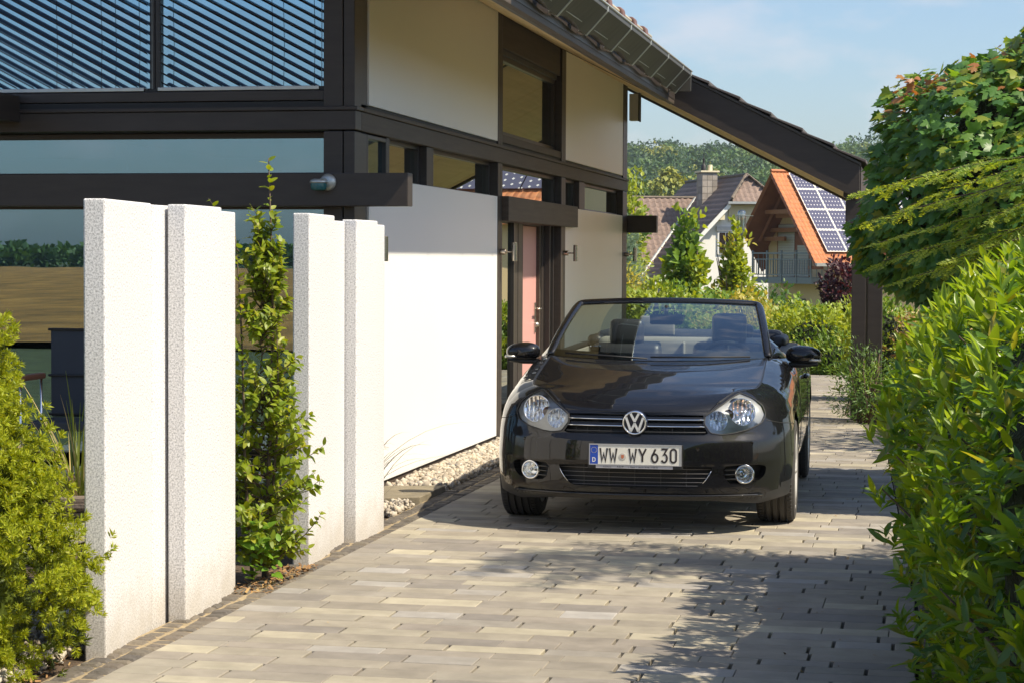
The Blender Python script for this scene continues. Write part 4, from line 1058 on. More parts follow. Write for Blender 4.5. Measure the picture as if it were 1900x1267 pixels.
hb((-3.22, 9.7, -.05), (-3.14, 9.62, 1.25), .010, 55, .062)
for k in range(165):
    z = nr.uniform(.03, 1.0)**1.2*1.66; a = nr.uniform(0, 2*math.pi); r = float(np.interp(z, [0, .35, .8, 1.2, 1.6], [.25, .34, .22, .15, .08]))*nr.uniform(.75, 1.15)
    b = np.array([-3.22, 9.62, z]); hb(b, b+np.array([r*math.cos(a)*.85, r*math.sin(a), .10+nr.uniform(-.08, .14)]), .0045, 19, .052)
hb((-3.18, 9.60, .50), (-2.90, 9.62, .66), .005, 20, .052); hb((-3.15, 9.55, .05), (-2.90, 9.58, .34), .005, 20, .048)
hb((-3.20, 9.55, .75), (-3.02, 9.5, .93), .005, 18, .055); hb((-3.3, 9.5, 1.6), (-3.46, 9.48, 1.86), .004, 9, .05)
leaves(HB, hl, [m_hb], np.array(P), np.array(Y), np.array(N), np.array(S), 280)
P, Y, N, S = [], [], [], []
for k in range(60):
    p = np.array([-3.16+nr.normal()*.06, 9.42+nr.normal()*.05, nr.uniform(.02, .3)]); P.append(p); Y.append(nrm(rv(1)[0]*[1, 1, .4]+[0, 0, .3])); N.append(nrm(np.array([.2, -.4, 1])+rv(1)[0]*.3)); S.append(nr.uniform(.05, .075))
leaves(HB, hl, [m_hb2], np.array(P), np.array(Y), np.array(N), np.array(S), 18)

# --- arching dry grass by the white panel, and reeds on the terrace
def blade_clump(name, label, cat, base, n, ln, mats, lean, w0=.004, seed=3, droop=.5, parent_=None, rise=.9):
    q = np.random.default_rng(seed); root = thing(name, label, cat, base)
    for k in range(n):
        a = q.uniform(0, 2*math.pi); L = ln*q.uniform(.55, 1.1); d = np.array([math.cos(a)*q.uniform(.2, 1), math.sin(a)*q.uniform(.2, 1), 0])+np.array(lean)*q.uniform(.4, 1.2)
        rs = rise*q.uniform(.7, 1.1); pts = []; b = np.array(base)+np.array([q.normal()*.035, q.normal()*.035, 0])
        for t in np.linspace(0, 1, 9): pts.append(b+d*L*t**1.2*.75+np.array([0, 0, L*rs*t*(1-droop*t)]))
        V = []; s = nrm(np.cross(pts[-1]-pts[0], [0, 0, 1.])+q.normal(size=3)*.2)
        for i, p in enumerate(pts):
            w = w0*(1-(i/8)**2)+.0007; V += [p-s*w, p+s*w]
        MB().add(V, [(2*i, 2*i+1, 2*i+3, 2*i+2) for i in range(8)]).build('blade', mats[k % len(mats)], root, smooth=True)
    return root
m_dry = M('dry_grass', (.05, .03, .02), rough=.7); m_dry2 = M('dry_grass_dark', (.03, .02, .015), rough=.7)
m_gr = leaf_mat('reed_green', [(.16, .23, .03), (.22, .26, .04)], .4, .5); m_straw = M('straw', (.42, .33, .14), rough=.7)
blade_clump('ornamental_grass', 'thin brown arching grass before the white panel', 'grass clump', (-3.46, 12.25, 0), 36, 1.25, [m_dry, m_dry2], (.12, .55, 0), .0034, 5, .56)
blade_clump('reed_clump', 'upright green reeds with straw stems left of the foremost slab', 'reeds', (-5.3, 12.15, -.03), 60, 1.0, [m_gr, m_gr, m_straw], (.0, 0, 0), .008, 8, .22, rise=1.0)
blade_clump('reed_clump', 'lower reeds half hidden behind the yew', 'reeds', (-5.75, 12.2, -.03), 36, .75, [m_gr, m_straw], (-.05, 0, 0), .007, 9, .3, rise=1.0)

# --- clipped ball maple behind the laurel
MA = thing('ball_maple', 'dense round-headed maple right of the car, some young leaves orange', 'tree', (1.3, 14, -.05))
mpl = [maple()]
m_ma = leaf_mat('maple_leaf', [(.085, .20, .045), (.115, .245, .048), (.062, .155, .042), (.15, .28, .048)], .4, .42, (1.9, 1.7, .4))
m_may = leaf_mat('maple_leaf_light', [(.18, .27, .03), (.22, .29, .035), (.27, .28, .04)], .38, .42)
m_mao = leaf_mat('maple_leaf_orange', [(.36, .15, .045), (.30, .13, .05), (.40, .21, .06)], .35, .45, (1.5, 1.2, .6))
MC, MR = np.array([1.34, 14, 1.86]), np.array([1.86, 1.5, 1.37])
n = 17000
d = nrm(rv(n)*[1, 1, 1]); d[:, 2] = np.where(d[:, 2] < 0, d[:, 2]*.62, d[:, 2])
lump = 1+.045*np.sin(d[:, 0]*9+d[:, 2]*4)+.04*np.sin(d[:, 1]*11-d[:, 2]*8)
P = MC+d*MR*(lump*nr.uniform(.92, 1.0, n))[:, None]
P[:, 2] = np.maximum(P[:, 2], .85)
dn = nrm(d/MR)
hang = nrm(np.stack([dn[:, 0]*.8, dn[:, 1]*.8, -.75+.5*dn[:, 2]], 1)+rv(n)*.28)
N = nrm(dn*.9+np.array([0, -.25, .55])+rv(n)*.42)
S = nr.uniform(.060, .105, n); r_ = nr.random(n)
org = ((d[:, 0] < -.3) & (d[:, 2] > .55) & (r_ < .10)) | ((d[:, 2] > .75) & (r_ < .10)); lite = (~org) & (nr.random(n) < .16+.25*(d[:, 2] > .6))
ok = P[:, 1] < 15.2
for sel, mt, k in ((~org & ~lite, m_ma, 190), (lite, m_may, 70), (org, m_mao, 38)):
    s_ = sel & ok; leaves(MA, mpl, [mt], P[s_], hang[s_], N[s_], S[s_]*(1.0 if mt is not m_mao else .75), k, score=(lump[s_]), stuffname='foliage')
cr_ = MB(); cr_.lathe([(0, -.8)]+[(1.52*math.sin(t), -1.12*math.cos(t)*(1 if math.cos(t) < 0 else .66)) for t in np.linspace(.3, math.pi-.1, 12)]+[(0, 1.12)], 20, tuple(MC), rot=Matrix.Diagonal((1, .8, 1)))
cr_.build('shade_core', m_core, MA)
MB().tube([(1.3, 14, -.1), (1.32, 14, .6), (1.3, 14.02, 1.5)], [.09, .075, .06], 10).build('trunk', m_bark, MA, smooth=True)
# the orange young shoots that stick out at the top left
P, Y, N, S = [], [], [], []
for c in ((-.20, 13.6, 2.66), (-.13, 13.55, 2.71), (.0, 13.6, 2.75), (-.27, 13.7, 2.55), (.20, 13.6, 2.80)):
    MB().tube([np.array(c)+np.array([.25, .2, -.2]), np.array(c)+np.array([.08, .05, -.03]), c], [.006, .004, .002], 5).build('shoot', bpy.data.materials.get('red_shoot') or M('red_shoot', (.25, .07, .03), rough=.6), MA)
    for k in range(9):
        P.append(np.array(c)+rv(1)[0]*.035); Y.append(nrm(rv(1)[0]*[1, 1, .5])); N.append(nrm(np.array([-.3, -.5, 1])+rv(1)[0]*.4)); S.append(nr.uniform(.04, .065))
leaves(MA, mpl, [m_mao], np.array(P), np.array(Y), np.array(N), np.array(S), 0)

# --- hemlock reaching in over the laurel
HE = thing('hemlock_tree', 'feathery conifer reaching its drooping light-tipped sprays in from the right', 'tree', (1.6, 10.2, -.05))
ht = [needles4(40, .17, .055, 1.2, 20+i, flat=.3) for i in range(3)]
m_he = leaf_mat('hemlock_needle', [(.14, .25, .032), (.19, .30, .034), (.10, .195, .03)], .4, .5)
m_het = leaf_mat('hemlock_tip', [(.27, .36, .045), (.36, .42, .055), (.21, .31, .04)], .4, .5)
P, Y, N, S, tip = [], [], [], [], []
MB().tube([(1.6, 10.2, -.1), (1.6, 10.2, 1.5), (1.62, 10.0, 4.5)], [.08, .06, .012], 10).build('trunk', m_bark, HE, smooth=True)
br = [((-.36, 10.8, 1.92), 1.95), ((-.33, 10.6, 1.76), 1.85), ((-.27, 10.5, 1.66), 1.7), ((-.24, 10.4, 1.57), 1.6), ((-.16, 10.3, 1.47), 1.5), ((.10, 10.3, 1.85), 1.95), ((.16, 10.2, 1.62), 1.75),
      ((.05, 10.1, 1.56), 1.6), ((.40, 10.4, 2.20), 2.4), ((.28, 10.0, 1.78), 1.9), ((-.12, 10.9, 1.86), 2.0), ((.5, 10.2, 1.66), 1.8), ((2.6, 10, 1.8), 1.9), ((2.4, 11, 2.2), 2.3), ((1.5, 11.3, 2.0), 2.1), ((.95, 9.3, 3.0), 3.1), ((.8, 9.0, 3.3), 3.5), ((.9, 9.6, 3.0), 3.2), ((.75, 9.9, 3.0), 3.1), ((1.0, 9.4, 4.0), 4.0), ((.8, 9.5, 3.5), 3.6), ((.8, 9.2, 3.8), 3.9), ((1.0, 9.9, 3.35), 3.4), ((1.05, 9.2, 3.6), 3.6), ((1.1, 9.8, 3.95), 4.0), ((1.2, 9.3, 4.2), 4.2), ((1.25, 10.1, 3.1), 3.2)]
for (tx, ty, tz), z0 in br:
    a, b = np.array([1.6, 10.2, z0]), np.array([tx, ty, tz]); pts = []
    for t in np.linspace(0, 1, 10): pts.append(a+(b-a)*t+np.array([0, 0, .28*math.sin(t*math.pi)*.6]))
    MB().tube(pts, [.011*(1-.8*t) for t in np.linspace(0, 1, 10)], 6).build('branch', m_bark, HE, smooth=True)
    L = np.linalg.norm(b-a); nt_ = int(L/.042)
    for k in range(nt_):
        t = .12+.88*(k+nr.random()*.6)/nt_; i = min(int(t*9), 8); p = pts[i]+(pts[i+1]-pts[i])*(t*9-i); dd = nrm(pts[i+1]-pts[i])
        sd = 1 if k % 2 else -1; side = nrm(np.cross(dd, [0, 0, 1.]))*sd; ln = .24*(1-t)**.6+.06
        dr_ = nrm(dd*nr.uniform(.6, .9)+side*nr.uniform(.6, 1.15)+np.array([0, 0, nr.uniform(-.5, .08)]))
        m_ = max(1, int(round(ln/.11)))
        q = p.copy()
        for j in range(m_):
            P.append(q.copy()); Y.append(dr_); N.append(nrm(np.array([0, 0, 1.])+rv(1)[0]*.3)); S.append(.135); tip.append(j == m_-1)
            for s2 in (-1, 1):
                if nr.random() < .55:
                    P.append(q+dr_*.05); Y.append(nrm(dr_+np.cross(dr_, [0, 0, 1.])*s2*.9+np.array([0, 0, -.15]))); N.append(np.array([0, 0, 1.])+rv(1)[0]*.3); S.append(nr.uniform(.07, .11)); tip.append(nr.random() < .4)
            q = q+dr_*.105+np.array([0, 0, -.010*j])
    P.append(pts[-2]); Y.append(nrm(pts[-1]-pts[-2])); N.append(np.array([0, 0, 1.])); S.append(.16); tip.append(True)
P, Y, N, S, tip = map(np.array, (P, Y, N, S, tip))
tip = tip & (P[:, 0] < .75)
leaves(HE, ht, [m_he], P[~tip], Y[~tip], N[~tip], S[~tip], 0, smooth=False)
leaves(HE, ht, [m_het], P[tip], Y[tip], N[tip], S[tip], 220, name='spray', smooth=False)

# --- generic leafy shrubs and young trees
ovl = [lance(.5, .1, .15, ts=(0, .3, .7, 1.), ws=(.1, 1., .75, 0)), lance(.62, .2, .2, ts=(0, .3, .7, 1.), ws=(.1, 1., .8, 0))]
nar = [lance(.22, .1, .2, ts=(0, .3, .7, 1.), ws=(.1, 1., .75, 0))]
def bush(name, label, cat, c, rad, n, ls, mats, tm=ovl, group=None, base=None, stems=5, up=.4, shell=.55, lumps=7, core=.55, prof=None, nparts=0):
    """lumpy shrub of leaf-sized faces; prof(h) scales the width along the height (0..1)"""
    base = (c[0], c[1], c[2]-rad[2]) if base is None else base
    root = thing(name, label, cat, base, group)
    q = nr; d = nrm(rv(n)); rr = q.uniform(shell, 1.04, n)**.7
    ph = q.uniform(0, 6, 3); lump = 1+.17*np.sin(d[:, 0]*lumps+ph[0])*np.sin(d[:, 1]*lumps+ph[1])+.14*np.sin(d[:, 2]*lumps*1.4+ph[2]+d[:, 0]*3)
    P = d*(rr*lump)[:, None]
    if prof is not None:
        h = (P[:, 2]+1)/2; k = np.interp(np.clip(h, 0, 1), [p[0] for p in prof], [p[1] for p in prof])/np.maximum(np.sqrt(np.maximum(1-np.clip(P[:, 2], -1, 1)**2, .05)), .25); P[:, 0] *= k; P[:, 1] *= k
    P = np.array(c)+P*np.array(rad); P[:, 2] = np.maximum(P[:, 2], base[2]+.02)
    Y = nrm(d*.7+rv(n)*.55+np.array([0, 0, up])); N = nrm(np.array([.2, -.3, .9])+d*.5+rv(n)*.5)
    S = q.uniform(.65, 1.25, n)*ls
    mi = np.zeros(n, int) if len(mats) == 1 else (np.sin(P[:, 0]*5/rad[0]+ph[0])+np.sin(P[:, 2]*6/rad[2]+ph[1])+rv(n)[:, 0]*.6 > .55).astype(int)
    for k, mt in enumerate(mats):
        s_ = mi == k
        if s_.any(): leaves(root, tm, [mt], P[s_], Y[s_], N[s_], S[s_], nparts if k == 0 else 0)
    st = MB()
    for k in range(stems):
        a = q.uniform(0, 6.28); e = np.array([c[0]+rad[0]*.5*math.cos(a), c[1]+rad[1]*.5*math.sin(a), c[2]+rad[2]*q.uniform(.1, .8)])
        b = np.array(base)+np.array([q.normal()*.04, q.normal()*.04, -.05]); mid = (b+e)/2+np.array([0, 0, .1*rad[2]])
        MB().tube([b, mid, e], [.03*min(rad[2], 1.5), .018*min(rad[2], 1.5), .006], 6).build('stem', m_bark, root, smooth=True)
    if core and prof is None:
        MB().lathe([(0, -1)]+[(math.sin(t), -math.cos(t)) for t in np.linspace(.25, math.pi-.25, 8)]+[(0, 1)], 12, tuple(c), rot=Matrix.Diagonal((rad[0]*core, rad[1]*core, rad[2]*core))).build('shade_core', m_core, root)
    return root
G1 = leaf_mat('shrub_yellow_green', [(.24, .31, .025), (.30, .35, .03), (.18, .26, .025)], .38, .45)
G2 = leaf_mat('shrub_green', [(.13, .23, .03), (.17, .27, .032), (.10, .185, .028)], .33, .45)
G3 = leaf_mat('shrub_dark', [(.06, .125, .025), (.085, .16, .028)], .3, .45)
G4 = leaf_mat('shrub_golden', [(.36, .32, .04), (.42, .34, .05), (.27, .29, .035)], .38, .45)
G5 = leaf_mat('spruce_blue_green', [(.18, .27, .18), (.22, .31, .21), (.13, .20, .14)], .2, .55, (1.2, 1.2, .8))
G6 = leaf_mat('purple_leaf', [(.055, .015, .022), (.08, .022, .028), (.04, .012, .018)], .3, .45, (1.8, .8, .6))
G7 = leaf_mat('copper_leaf', [(.32, .15, .05), (.24, .19, .05), (.18, .10, .04)], .35, .5)
# bed along the path's right side and the shrubs round its end
bush('feathery_shrub', 'loose feathery green shrub at the foot of the dark double post', 'shrub', (-.62, 20.25, .34), (.36, .40, .44), 2300, .05, [G3, G2], nar, stems=14, shell=.15, core=0)
bush('low_groundcover', 'low green plants between the post and the laurel', 'shrub', (-.05, 18.8, .12), (.42, .9, .24), 1200, .055, [G3, G2], nar, core=.6)
bush('copper_shrub', 'small-leaved coppery shrub right of the dark post', 'shrub', (.10, 22.2, .52), (.50, .5, .62), 2600, .045, [G7, G3], core=.6)
bush('green_shrub', 'fresh green shrub right behind the double post', 'shrub', (-.48, 23.6, .55), (.55, .5, .75), 2200, .06, [G2, G1])
bush('ball_shrub', 'dense light green shrub at the end of the path, beside the car mirror', 'shrub', (-1.62, 29.6, .40), (.72, .6, .58), 3600, .075, [G1, G2], lumps=5)
bush('leafy_shrub', 'broad leafy shrub behind the path end, left of the double post', 'shrub', (-1.05, 31.2, .35), (.8, .7, .52), 3000, .085, [G1, G2])
bush('fern_shrub', 'dark green fern-like shrub low at the path end', 'shrub', (-1.25, 29.0, .18), (.52, .3, .36), 1500, .10, [G2, G1], nar, up=.7)
bush('hedge_shrub', 'tall fine-leaved light shrub before the ochre house', 'shrub', (-2.0, 34.5, .15), (1.0, .9, .66), 4200, .085, [G1, G2], nar, up=.8)
bush('hedge_shrub', 'light shrub before the lower windows of the ochre house', 'shrub', (-.95, 36.0, .20), (.95, .8, .68), 3800, .085, [G1, G2], nar, up=.8)
bush('hedge_shrub', 'yellowing shrub behind the car, right of its windscreen pillar', 'shrub', (-3.1, 33.5, .20), (.8, .8, .62), 3000, .08, [G1, G4], nar, up=.6)
bush('purple_bush', 'dark purple-leaved bush before the ochre house wall', 'bush', (-1.62, 39.5, .80), (.46, .5, .80), 2600, .095, [G6], core=.5)
bush('yellow_green_bush', 'broad yellow-green bush just right of the house corner', 'bush', (-6.2, 38.5, .62), (1.25, 1.1, .90), 5200, .12, [G1, G4], nar, up=.0)
bush('yellow_green_bush', 'yellow-green bush under the tall leafy young tree', 'bush', (-5.0, 38.0, .40), (1.0, 1.0, .75), 3600, .11, [G1, G2])
bush('rose_bush', 'bush with golden foliage behind the middle of the windscreen', 'bush', (-3.75, 39.5, .30), (.95, .9, .72), 3600, .10, [G4, G2])
bush('dark_bush', 'dark green bush under the balcony of the ochre house', 'bush', (-4.1, 52, -.5), (1.2, 1, 1.3), 3000, .13, [G3, G2])
bush('garden_tree', 'young upright tree with large green leaves, left of the street lamp', 'tree', (-5.25, 44.5, 1.25), (.62, .6, 1.32), 1500, .19, [G2, G1], base=(-5.25, 44.5, -.4), core=0, shell=.1, prof=[(0, .8), (.2, 1.05), (.38, .9), (.48, .6), (.60, .82), (.72, .40), (.80, .30), (.9, .46), (1, .22)], stems=7)
bush('garden_tree', 'young tree with yellowing leaves before the street lamp', 'tree', (-3.95, 42.0, 1.0), (.74, .6, 1.18), 2100, .13, [G1, G4], base=(-3.95, 42, -.4), core=0, shell=.1, prof=[(0, 1.), (.25, 1.12), (.42, .95), (.52, .5), (.66, .42), (.80, .26), (.9, .33), (1, .08)], stems=7)
bush('spruce', 'pale blue-green spruce beside the far house corner', 'tree', (-7.35, 49.5, 1.1), (.75, .7, 1.6), 3000, .13, [G5], [needles4(16, .35, .09, 1.1, 31)], base=(-7.35, 49.5, -.8), core=0, shell=.2, up=-.15, prof=[(0, 1.), (.5, .72), (.8, .4), (1, .05)])
bush('climbing_shrub', 'small yellow-green shrub top showing above the far beam', 'bush', (-11.5, 78, 2.4), (.9, .8, 2.6), 1800, .22, [G1, G2], core=0, shell=.2)
# trees before the forest, told apart by colour
for lab, px_, dep, r, zc, mt in (('yellow-green weeping willow below the forest', 1241, 200, 1.75, 8.2, m_wood_leaf[2]), ('smaller yellowish tree left of the willow', 1203, 215, 1.5, 7.6, m_wood_leaf[2]),
                                 ('light green tree right of the house corner, before the forest', 1176, 205, 1.9, 7.2, m_wood_leaf[1])):
    x, y = at(px_, dep); root = thing('willow_tree' if 'willow' in lab[:25] else 'broadleaf_tree', lab, 'tree', (x, y, -2.4))
    P, N = crown([(x, y, zc), (x-.5*r, y, zc-1.2*r), (x+.5*r, y, zc-1.3*r)], [r, r*.8, r*.8], 330, 1, 1.1)
    V, F = spread(clumps[1], P, np.tile([0, 0, -1.], (len(P), 1))+rv(len(P))*.5, N, nr.uniform(.5, .85, len(P))); npmesh('crown', V, F, mt, root, kind='stuff')
    MB().tube([(x, y, -2.5), (x, y, zc-.5)], [.35, .2], 8).build('trunk', m_bark, root)

for k, (x, y, r) in enumerate(((5.5, -9, 1.6), (8.5, -13, 2.2), (3.2, -16, 1.5))):
    bush('garden_tree', ('round tree behind the viewer, mirrored in the bumper', 'larger tree behind the viewer, mirrored in the car', 'small tree behind the viewer, mirrored beside the number plate')[k], 'tree', (x, y, r*1.05), (r, r, r), 1500, .28, [G2, G3], core=.7)

bush('garden_tree', 'unseen loose tree added behind the ball maple to shade the path', 'tree', (1.75, 17.6, 2.0), (.95, 1.5, 1.35), 2600, .10, [G2, G3], core=.25, shell=.2, base=(1.75, 17.6, -.05))  # hidden from view, put in to cast streaky shade on the path
bush('garden_tree', 'unseen slim tree right of the coppery shrub, shading the far path', 'tree', (1.9, 22.3, 1.9), (.7, 1.6, 1.2), 1500, .10, [G2, G1], core=0, shell=.1, base=(1.9, 22.3, -.05))  # out of view, stands there for the shade on the far path
# ------------------------------------------------------------------ the car
CAR = thing('convertible_car', 'black open-top car parked on the driveway with its front to the viewer', 'car', (-1.648, 11.54, 0), rotz=RAD(1.5))
def cp(mb, name, mat, parent=None, **k):
    o = mb.build(name, mat, None, **k) if isinstance(mb, MB) else mb
    o.parent = parent or CAR
    return o
m_paint = M('black_paint', (.0035, .0035, .0045), rough=.5, spec=.12, coat=1.0)
m_plast = M('black_plastic', (.018, .018, .018), rough=.45)
m_gloss = M('gloss_black', (.008, .008, .008), rough=.08, spec=.6)
m_lensb = M('lamp_housing', (.55, .54, .52), rough=.35, metal=.2)
m_refl = M('reflector', (.93, .94, .95), rough=.13, metal=1.)
m_lens = glass_mat('lamp_lens', (.93, .95, .96), .03, ior=1.45)
m_wsc = glass_mat('windscreen_glass', (.64, .74, .74), .17, ior=1.52, gcol=(.85, .95, 1.0))
m_tyre = M('tyre_rubber', (.045, .042, .039), rough=.8, bump=(150, .001))
m_seat = M('dark_leather', (.040, .040, .042), rough=.42)
m_trim = M('stone_grey_trim', (.30, .285, .24), rough=.6)
m_dash = M('dashboard', (.022, .022, .024), rough=.55)

Wd, Dd, pw = .89, .72, 2.6
# plan outline of the right half: nose, side, tail
_x = np.concatenate([Wd*np.sin(np.linspace(0, math.pi/2, 220))])
_y = Dd*(1-(1-np.minimum(_x/Wd, 1)**pw)**(1/pw))
_sx = np.concatenate([_x, np.full(120, Wd), _x[::-1]]); _sy = np.concatenate([_y, np.linspace(Dd+.02, 3.55, 120), 4.235-_y[::-1]*.68/.72])
_ss = np.concatenate([[0], np.cumsum(np.hypot(np.diff(_sx), np.diff(_sy)))]); SMAX = _ss[-1]
def plan(s):
    a = abs(s); sg = 1 if s >= 0 else -1
    x, y = np.interp(a, _ss, _sx), np.interp(a, _ss, _sy); e = .015
    tx, ty = np.interp(a+e, _ss, _sx)-np.interp(max(a-e, 0), _ss, _sx), np.interp(a+e, _ss, _sy)-np.interp(max(a-e, 0), _ss, _sy)
    if a < e: tx, ty = 1, 0
    q = math.hypot(tx, ty) or 1
    return sg*x, y, sg*ty/q, -tx/q                     # outward normal (nx, ny)
def s_at_x(x): return float(np.interp(abs(x), _sx[:220], _ss[:220]))*(1 if x >= 0 else -1)
def s_at_y(y): return float(np.interp(y, _sy[180:380], _ss[180:380]))
S_C, S_H = s_at_x(.435), s_at_x(.66)
_zt_s = [0, S_C, s_at_x(.50), s_at_x(.585), S_H, s_at_x(.76), s_at_y(.45), s_at_y(.7), s_at_y(1.0), s_at_y(1.25), s_at_y(1.5), s_at_y(2.0), s_at_y(3.4), SMAX-.9, SMAX]
_zt_z = [.706, .706, .750, .786, .810, .816, .822, .862, .922, .966, .958, .95, .965, .96, .93]
def ztop(s): return float(np.interp(abs(s), _zt_s, _zt_z))
F_Z = [.14, .165, .20, .24, .28, .34, .400, .414, .43, .50, .535, .548, .575, .62, .70, .75, .80, .87]
F_I = [.13, .085, .040, .018, .012, .009, .0075, .001, 0, .0035, .008, .012, .032, .044, .068, .105, .17, .28]
G_H = [0, .02, .05, .10, .16, .25, .40, .50, .62, .70, .80]
G1_ = [.205, .150, .098, .054, .028, .010, 0, .003, .02, .05, .09]
G2_ = [.10, .075, .048, .027, .014, .005, 0, .003, .02, .045, .08]
def sm(t): t = min(1, max(0, t)); return t*t*(3-2*t)
def Mp(s, z, off=0.):
    x, y, nx_, ny_ = plan(s); h = ztop(s)-z
    wf = ny_*ny_ if abs(s) < 3 else 0
    if abs(s) > SMAX-1.3: wf = 0
    g1, g2 = np.interp(h, G_H, G1_), np.interp(h, G_H, G2_)
    k = sm((abs(s)-s_at_y(1.2))/.45); g = g1*(1-k)+g2*k
    i = wf*np.interp(z, F_Z, F_I)+(1-wf)*g - off
    # flared crease over the wheel arches
    return Vector((x-nx_*i, y-ny_*i, z))
def Mn(s, z):
    e = .004
    a = Mp(s+e, z)-Mp(s-e, z); b = Mp(s, z+e)-Mp(s, z-e); n_ = a.cross(b).normalized()
    return n_
def inpoly(x, y, pl):
    ins = False; j = len(pl)-1
    for i in range(len(pl)):
        if (pl[i][1] > y) != (pl[j][1] > y) and x < (pl[j][0]-pl[i][0])*(y-pl[i][1])/(pl[j][1]-pl[i][1])+pl[i][0]: ins = not ins
        j = i
    return ins
def dense(pl, step, closed=True):
    o = []; n_ = len(pl)
    for i in range(n_ if closed else n_-1):
        a, b = pl[i], pl[(i+1) % n_]; k = max(1, int(math.hypot(b[0]-a[0], b[1]-a[1])/step))
        o += [(a[0]+(b[0]-a[0])*t/k, a[1]+(b[1]-a[1])*t/k) for t in range(k)]
    if not closed: o.append(pl[-1])
    return o
def rounded(pl, r=.25, it=2):
    for _ in range(it):
        q = []
        for i in range(len(pl)):
            a, b = pl[i], pl[(i+1) % len(pl)]; q += [(a[0]*(1-r)+b[0]*r, a[1]*(1-r)+b[1]*r), (a[0]*r+b[0]*(1-r), a[1]*r+b[1]*(1-r))]
        pl = q
    return pl
X2S = lambda pl: [(s_at_x(x), z) for x, z in pl]
HL = X2S([(.412, .684), (.404, .64), (.44, .588), (.50, .579), (.565, .586), (.66, .607), (.735, .640), (.768, .685), (.772, .735), (.748, .778), (.700, .806), (.655, .797), (.585, .772), (.50, .733), (.45, .706)])
HLr = rounded(HL, .12, 1)
GR = X2S([(-.402, .688), (-.395, .640), (-.425, .588), (-.40, .578), (.40, .578), (.425, .588), (.395, .640), (.402, .688), (.2, .692), (0, .693), (-.2, .692)])
LG = rounded(X2S([(-.448, .404), (-.43, .36), (-.385, .296), (-.34, .277), (.34, .277), (.385, .296), (.43, .36), (.448, .404)]), .2, 1)
FG = rounded(X2S([(.50, .400), (.60, .408), (.70, .408), (.742, .395), (.735, .345), (.70, .312), (.62, .298), (.525, .305)]), .2, 1)
mir = lambda pl: [(-s, z) for s, z in pl][::-1]
def arch(yc, r=.352):
    c = s_at_y(yc) if yc > 1 else s_at_x(.889)+(yc-float(np.interp(s_at_x(.889), _ss, _sy)))
    c = float(np.interp(yc, _sy[150:400], _ss[150:400]))
    return [(c+r*math.cos(t), .312+r*math.sin(t)) for t in np.linspace(-.5, math.pi+.5, 30)]
A1, A2 = arch(.875), arch(3.44)
zbot = lambda s: float(np.interp(abs(s), [0, s_at_x(.45), s_at_x(.72), s_at_x(.82), s_at_y(.75), s_at_y(1.3), s_at_y(3.1), SMAX], [.205, .203, .178, .20, .22, .20, .20, .24]))
SE = SMAX-.001
sg = np.unique(np.concatenate([np.arange(0, 1.35, .028), np.arange(1.35, SE, .09), [SE]]))
sg = np.concatenate([-sg[:0:-1], sg])
outer = [(s, zbot(s)) for s in sg] + [(s, ztop(s)) for s in sg[::-1]]
holes = [dense(h, .02) for h in (HLr, mir(HLr), GR, LG, FG, mir(FG), A1, mir(A1), A2, mir(A2))]
pts = list(outer); edges = [(i, (i+1) % len(outer)) for i in range(len(outer))]
for h in holes:
    k = len(pts); pts += h; edges += [(k+i, k+(i+1) % len(h)) for i in range(len(h))]
# shut lines that divide bumper, wings and doors
sB = lambda x: s_at_x(x)
def shut(line):
    k = len(pts); q = dense(line, .025, False); pts.extend(q); edges.extend([(k+i, k+i+1) for i in range(len(q)-1)]); return q
LINES = []
for sgn in (1, -1):
    L1 = [(sgn*s, z) for s, z in [(sB(.765), .655), (sB(.83), .635), (float(np.interp(.62, _sy[150:400], _ss[150:400])), .615), (A1[15][0]-.21, .595)]]
    L2 = [(sgn*s_at_y(1.52), .235), (sgn*s_at_y(1.50), .60), (sgn*s_at_y(1.44), .86), (sgn*s_at_y(1.42), ztop(s_at_y(1.42))-.002)]
    L3 = [(sgn*s_at_y(2.78), .235), (sgn*s_at_y(2.80), .60), (sgn*s_at_y(2.86), ztop(s_at_y(2.8))-.004)]
    LINES += [shut(L1), shut(L2), shut(L3)]
for z_ in (.399, .415, .534, .550, .574):
    for sgn in (1, -1): shut([(sgn*sB(.07), z_), (sgn*sB(.30), z_), (sgn*sB(.60), z_), (sgn*sB(.74), z_)])
bset = set(range(len(pts)))
bp_ = np.array(pts)
for s in sg[1:-1]:
    z0, z1 = zbot(s), ztop(s)
    for t in np.concatenate([np.linspace(.04, .72, 14), np.linspace(.76, .985, 11)]):
        z = z0+(z1-z0)*t
        if np.min(np.hypot(bp_[:, 0]-s, bp_[:, 1]-z)) < .010: continue
        if any(inpoly(s, z, h) for h in holes): continue
        pts.append((s, z))
res = geometry.delaunay_2d_cdt([Vector(p) for p in pts], edges, [], 0, 1e-5)
cv, cf = [tuple(v) for v in res[0]], [tuple(f) for f in res[2]]
allow = []
for f in cf:
    cx, cz = sum(cv[i][0] for i in f)/3, sum(cv[i][1] for i in f)/3
    if cz < zbot(cx)-1e-4 or cz > ztop(cx)+2e-3 or any(inpoly(cx, cz, h) for h in holes): continue
    allow.append((f, cx, cz))
zl = lambda s: float(np.interp(abs(s), [0, sB(.45), sB(.62), sB(.75), sB(.83), s_at_y(.7)], [.222, .222, .222, .228, .285, .30]))
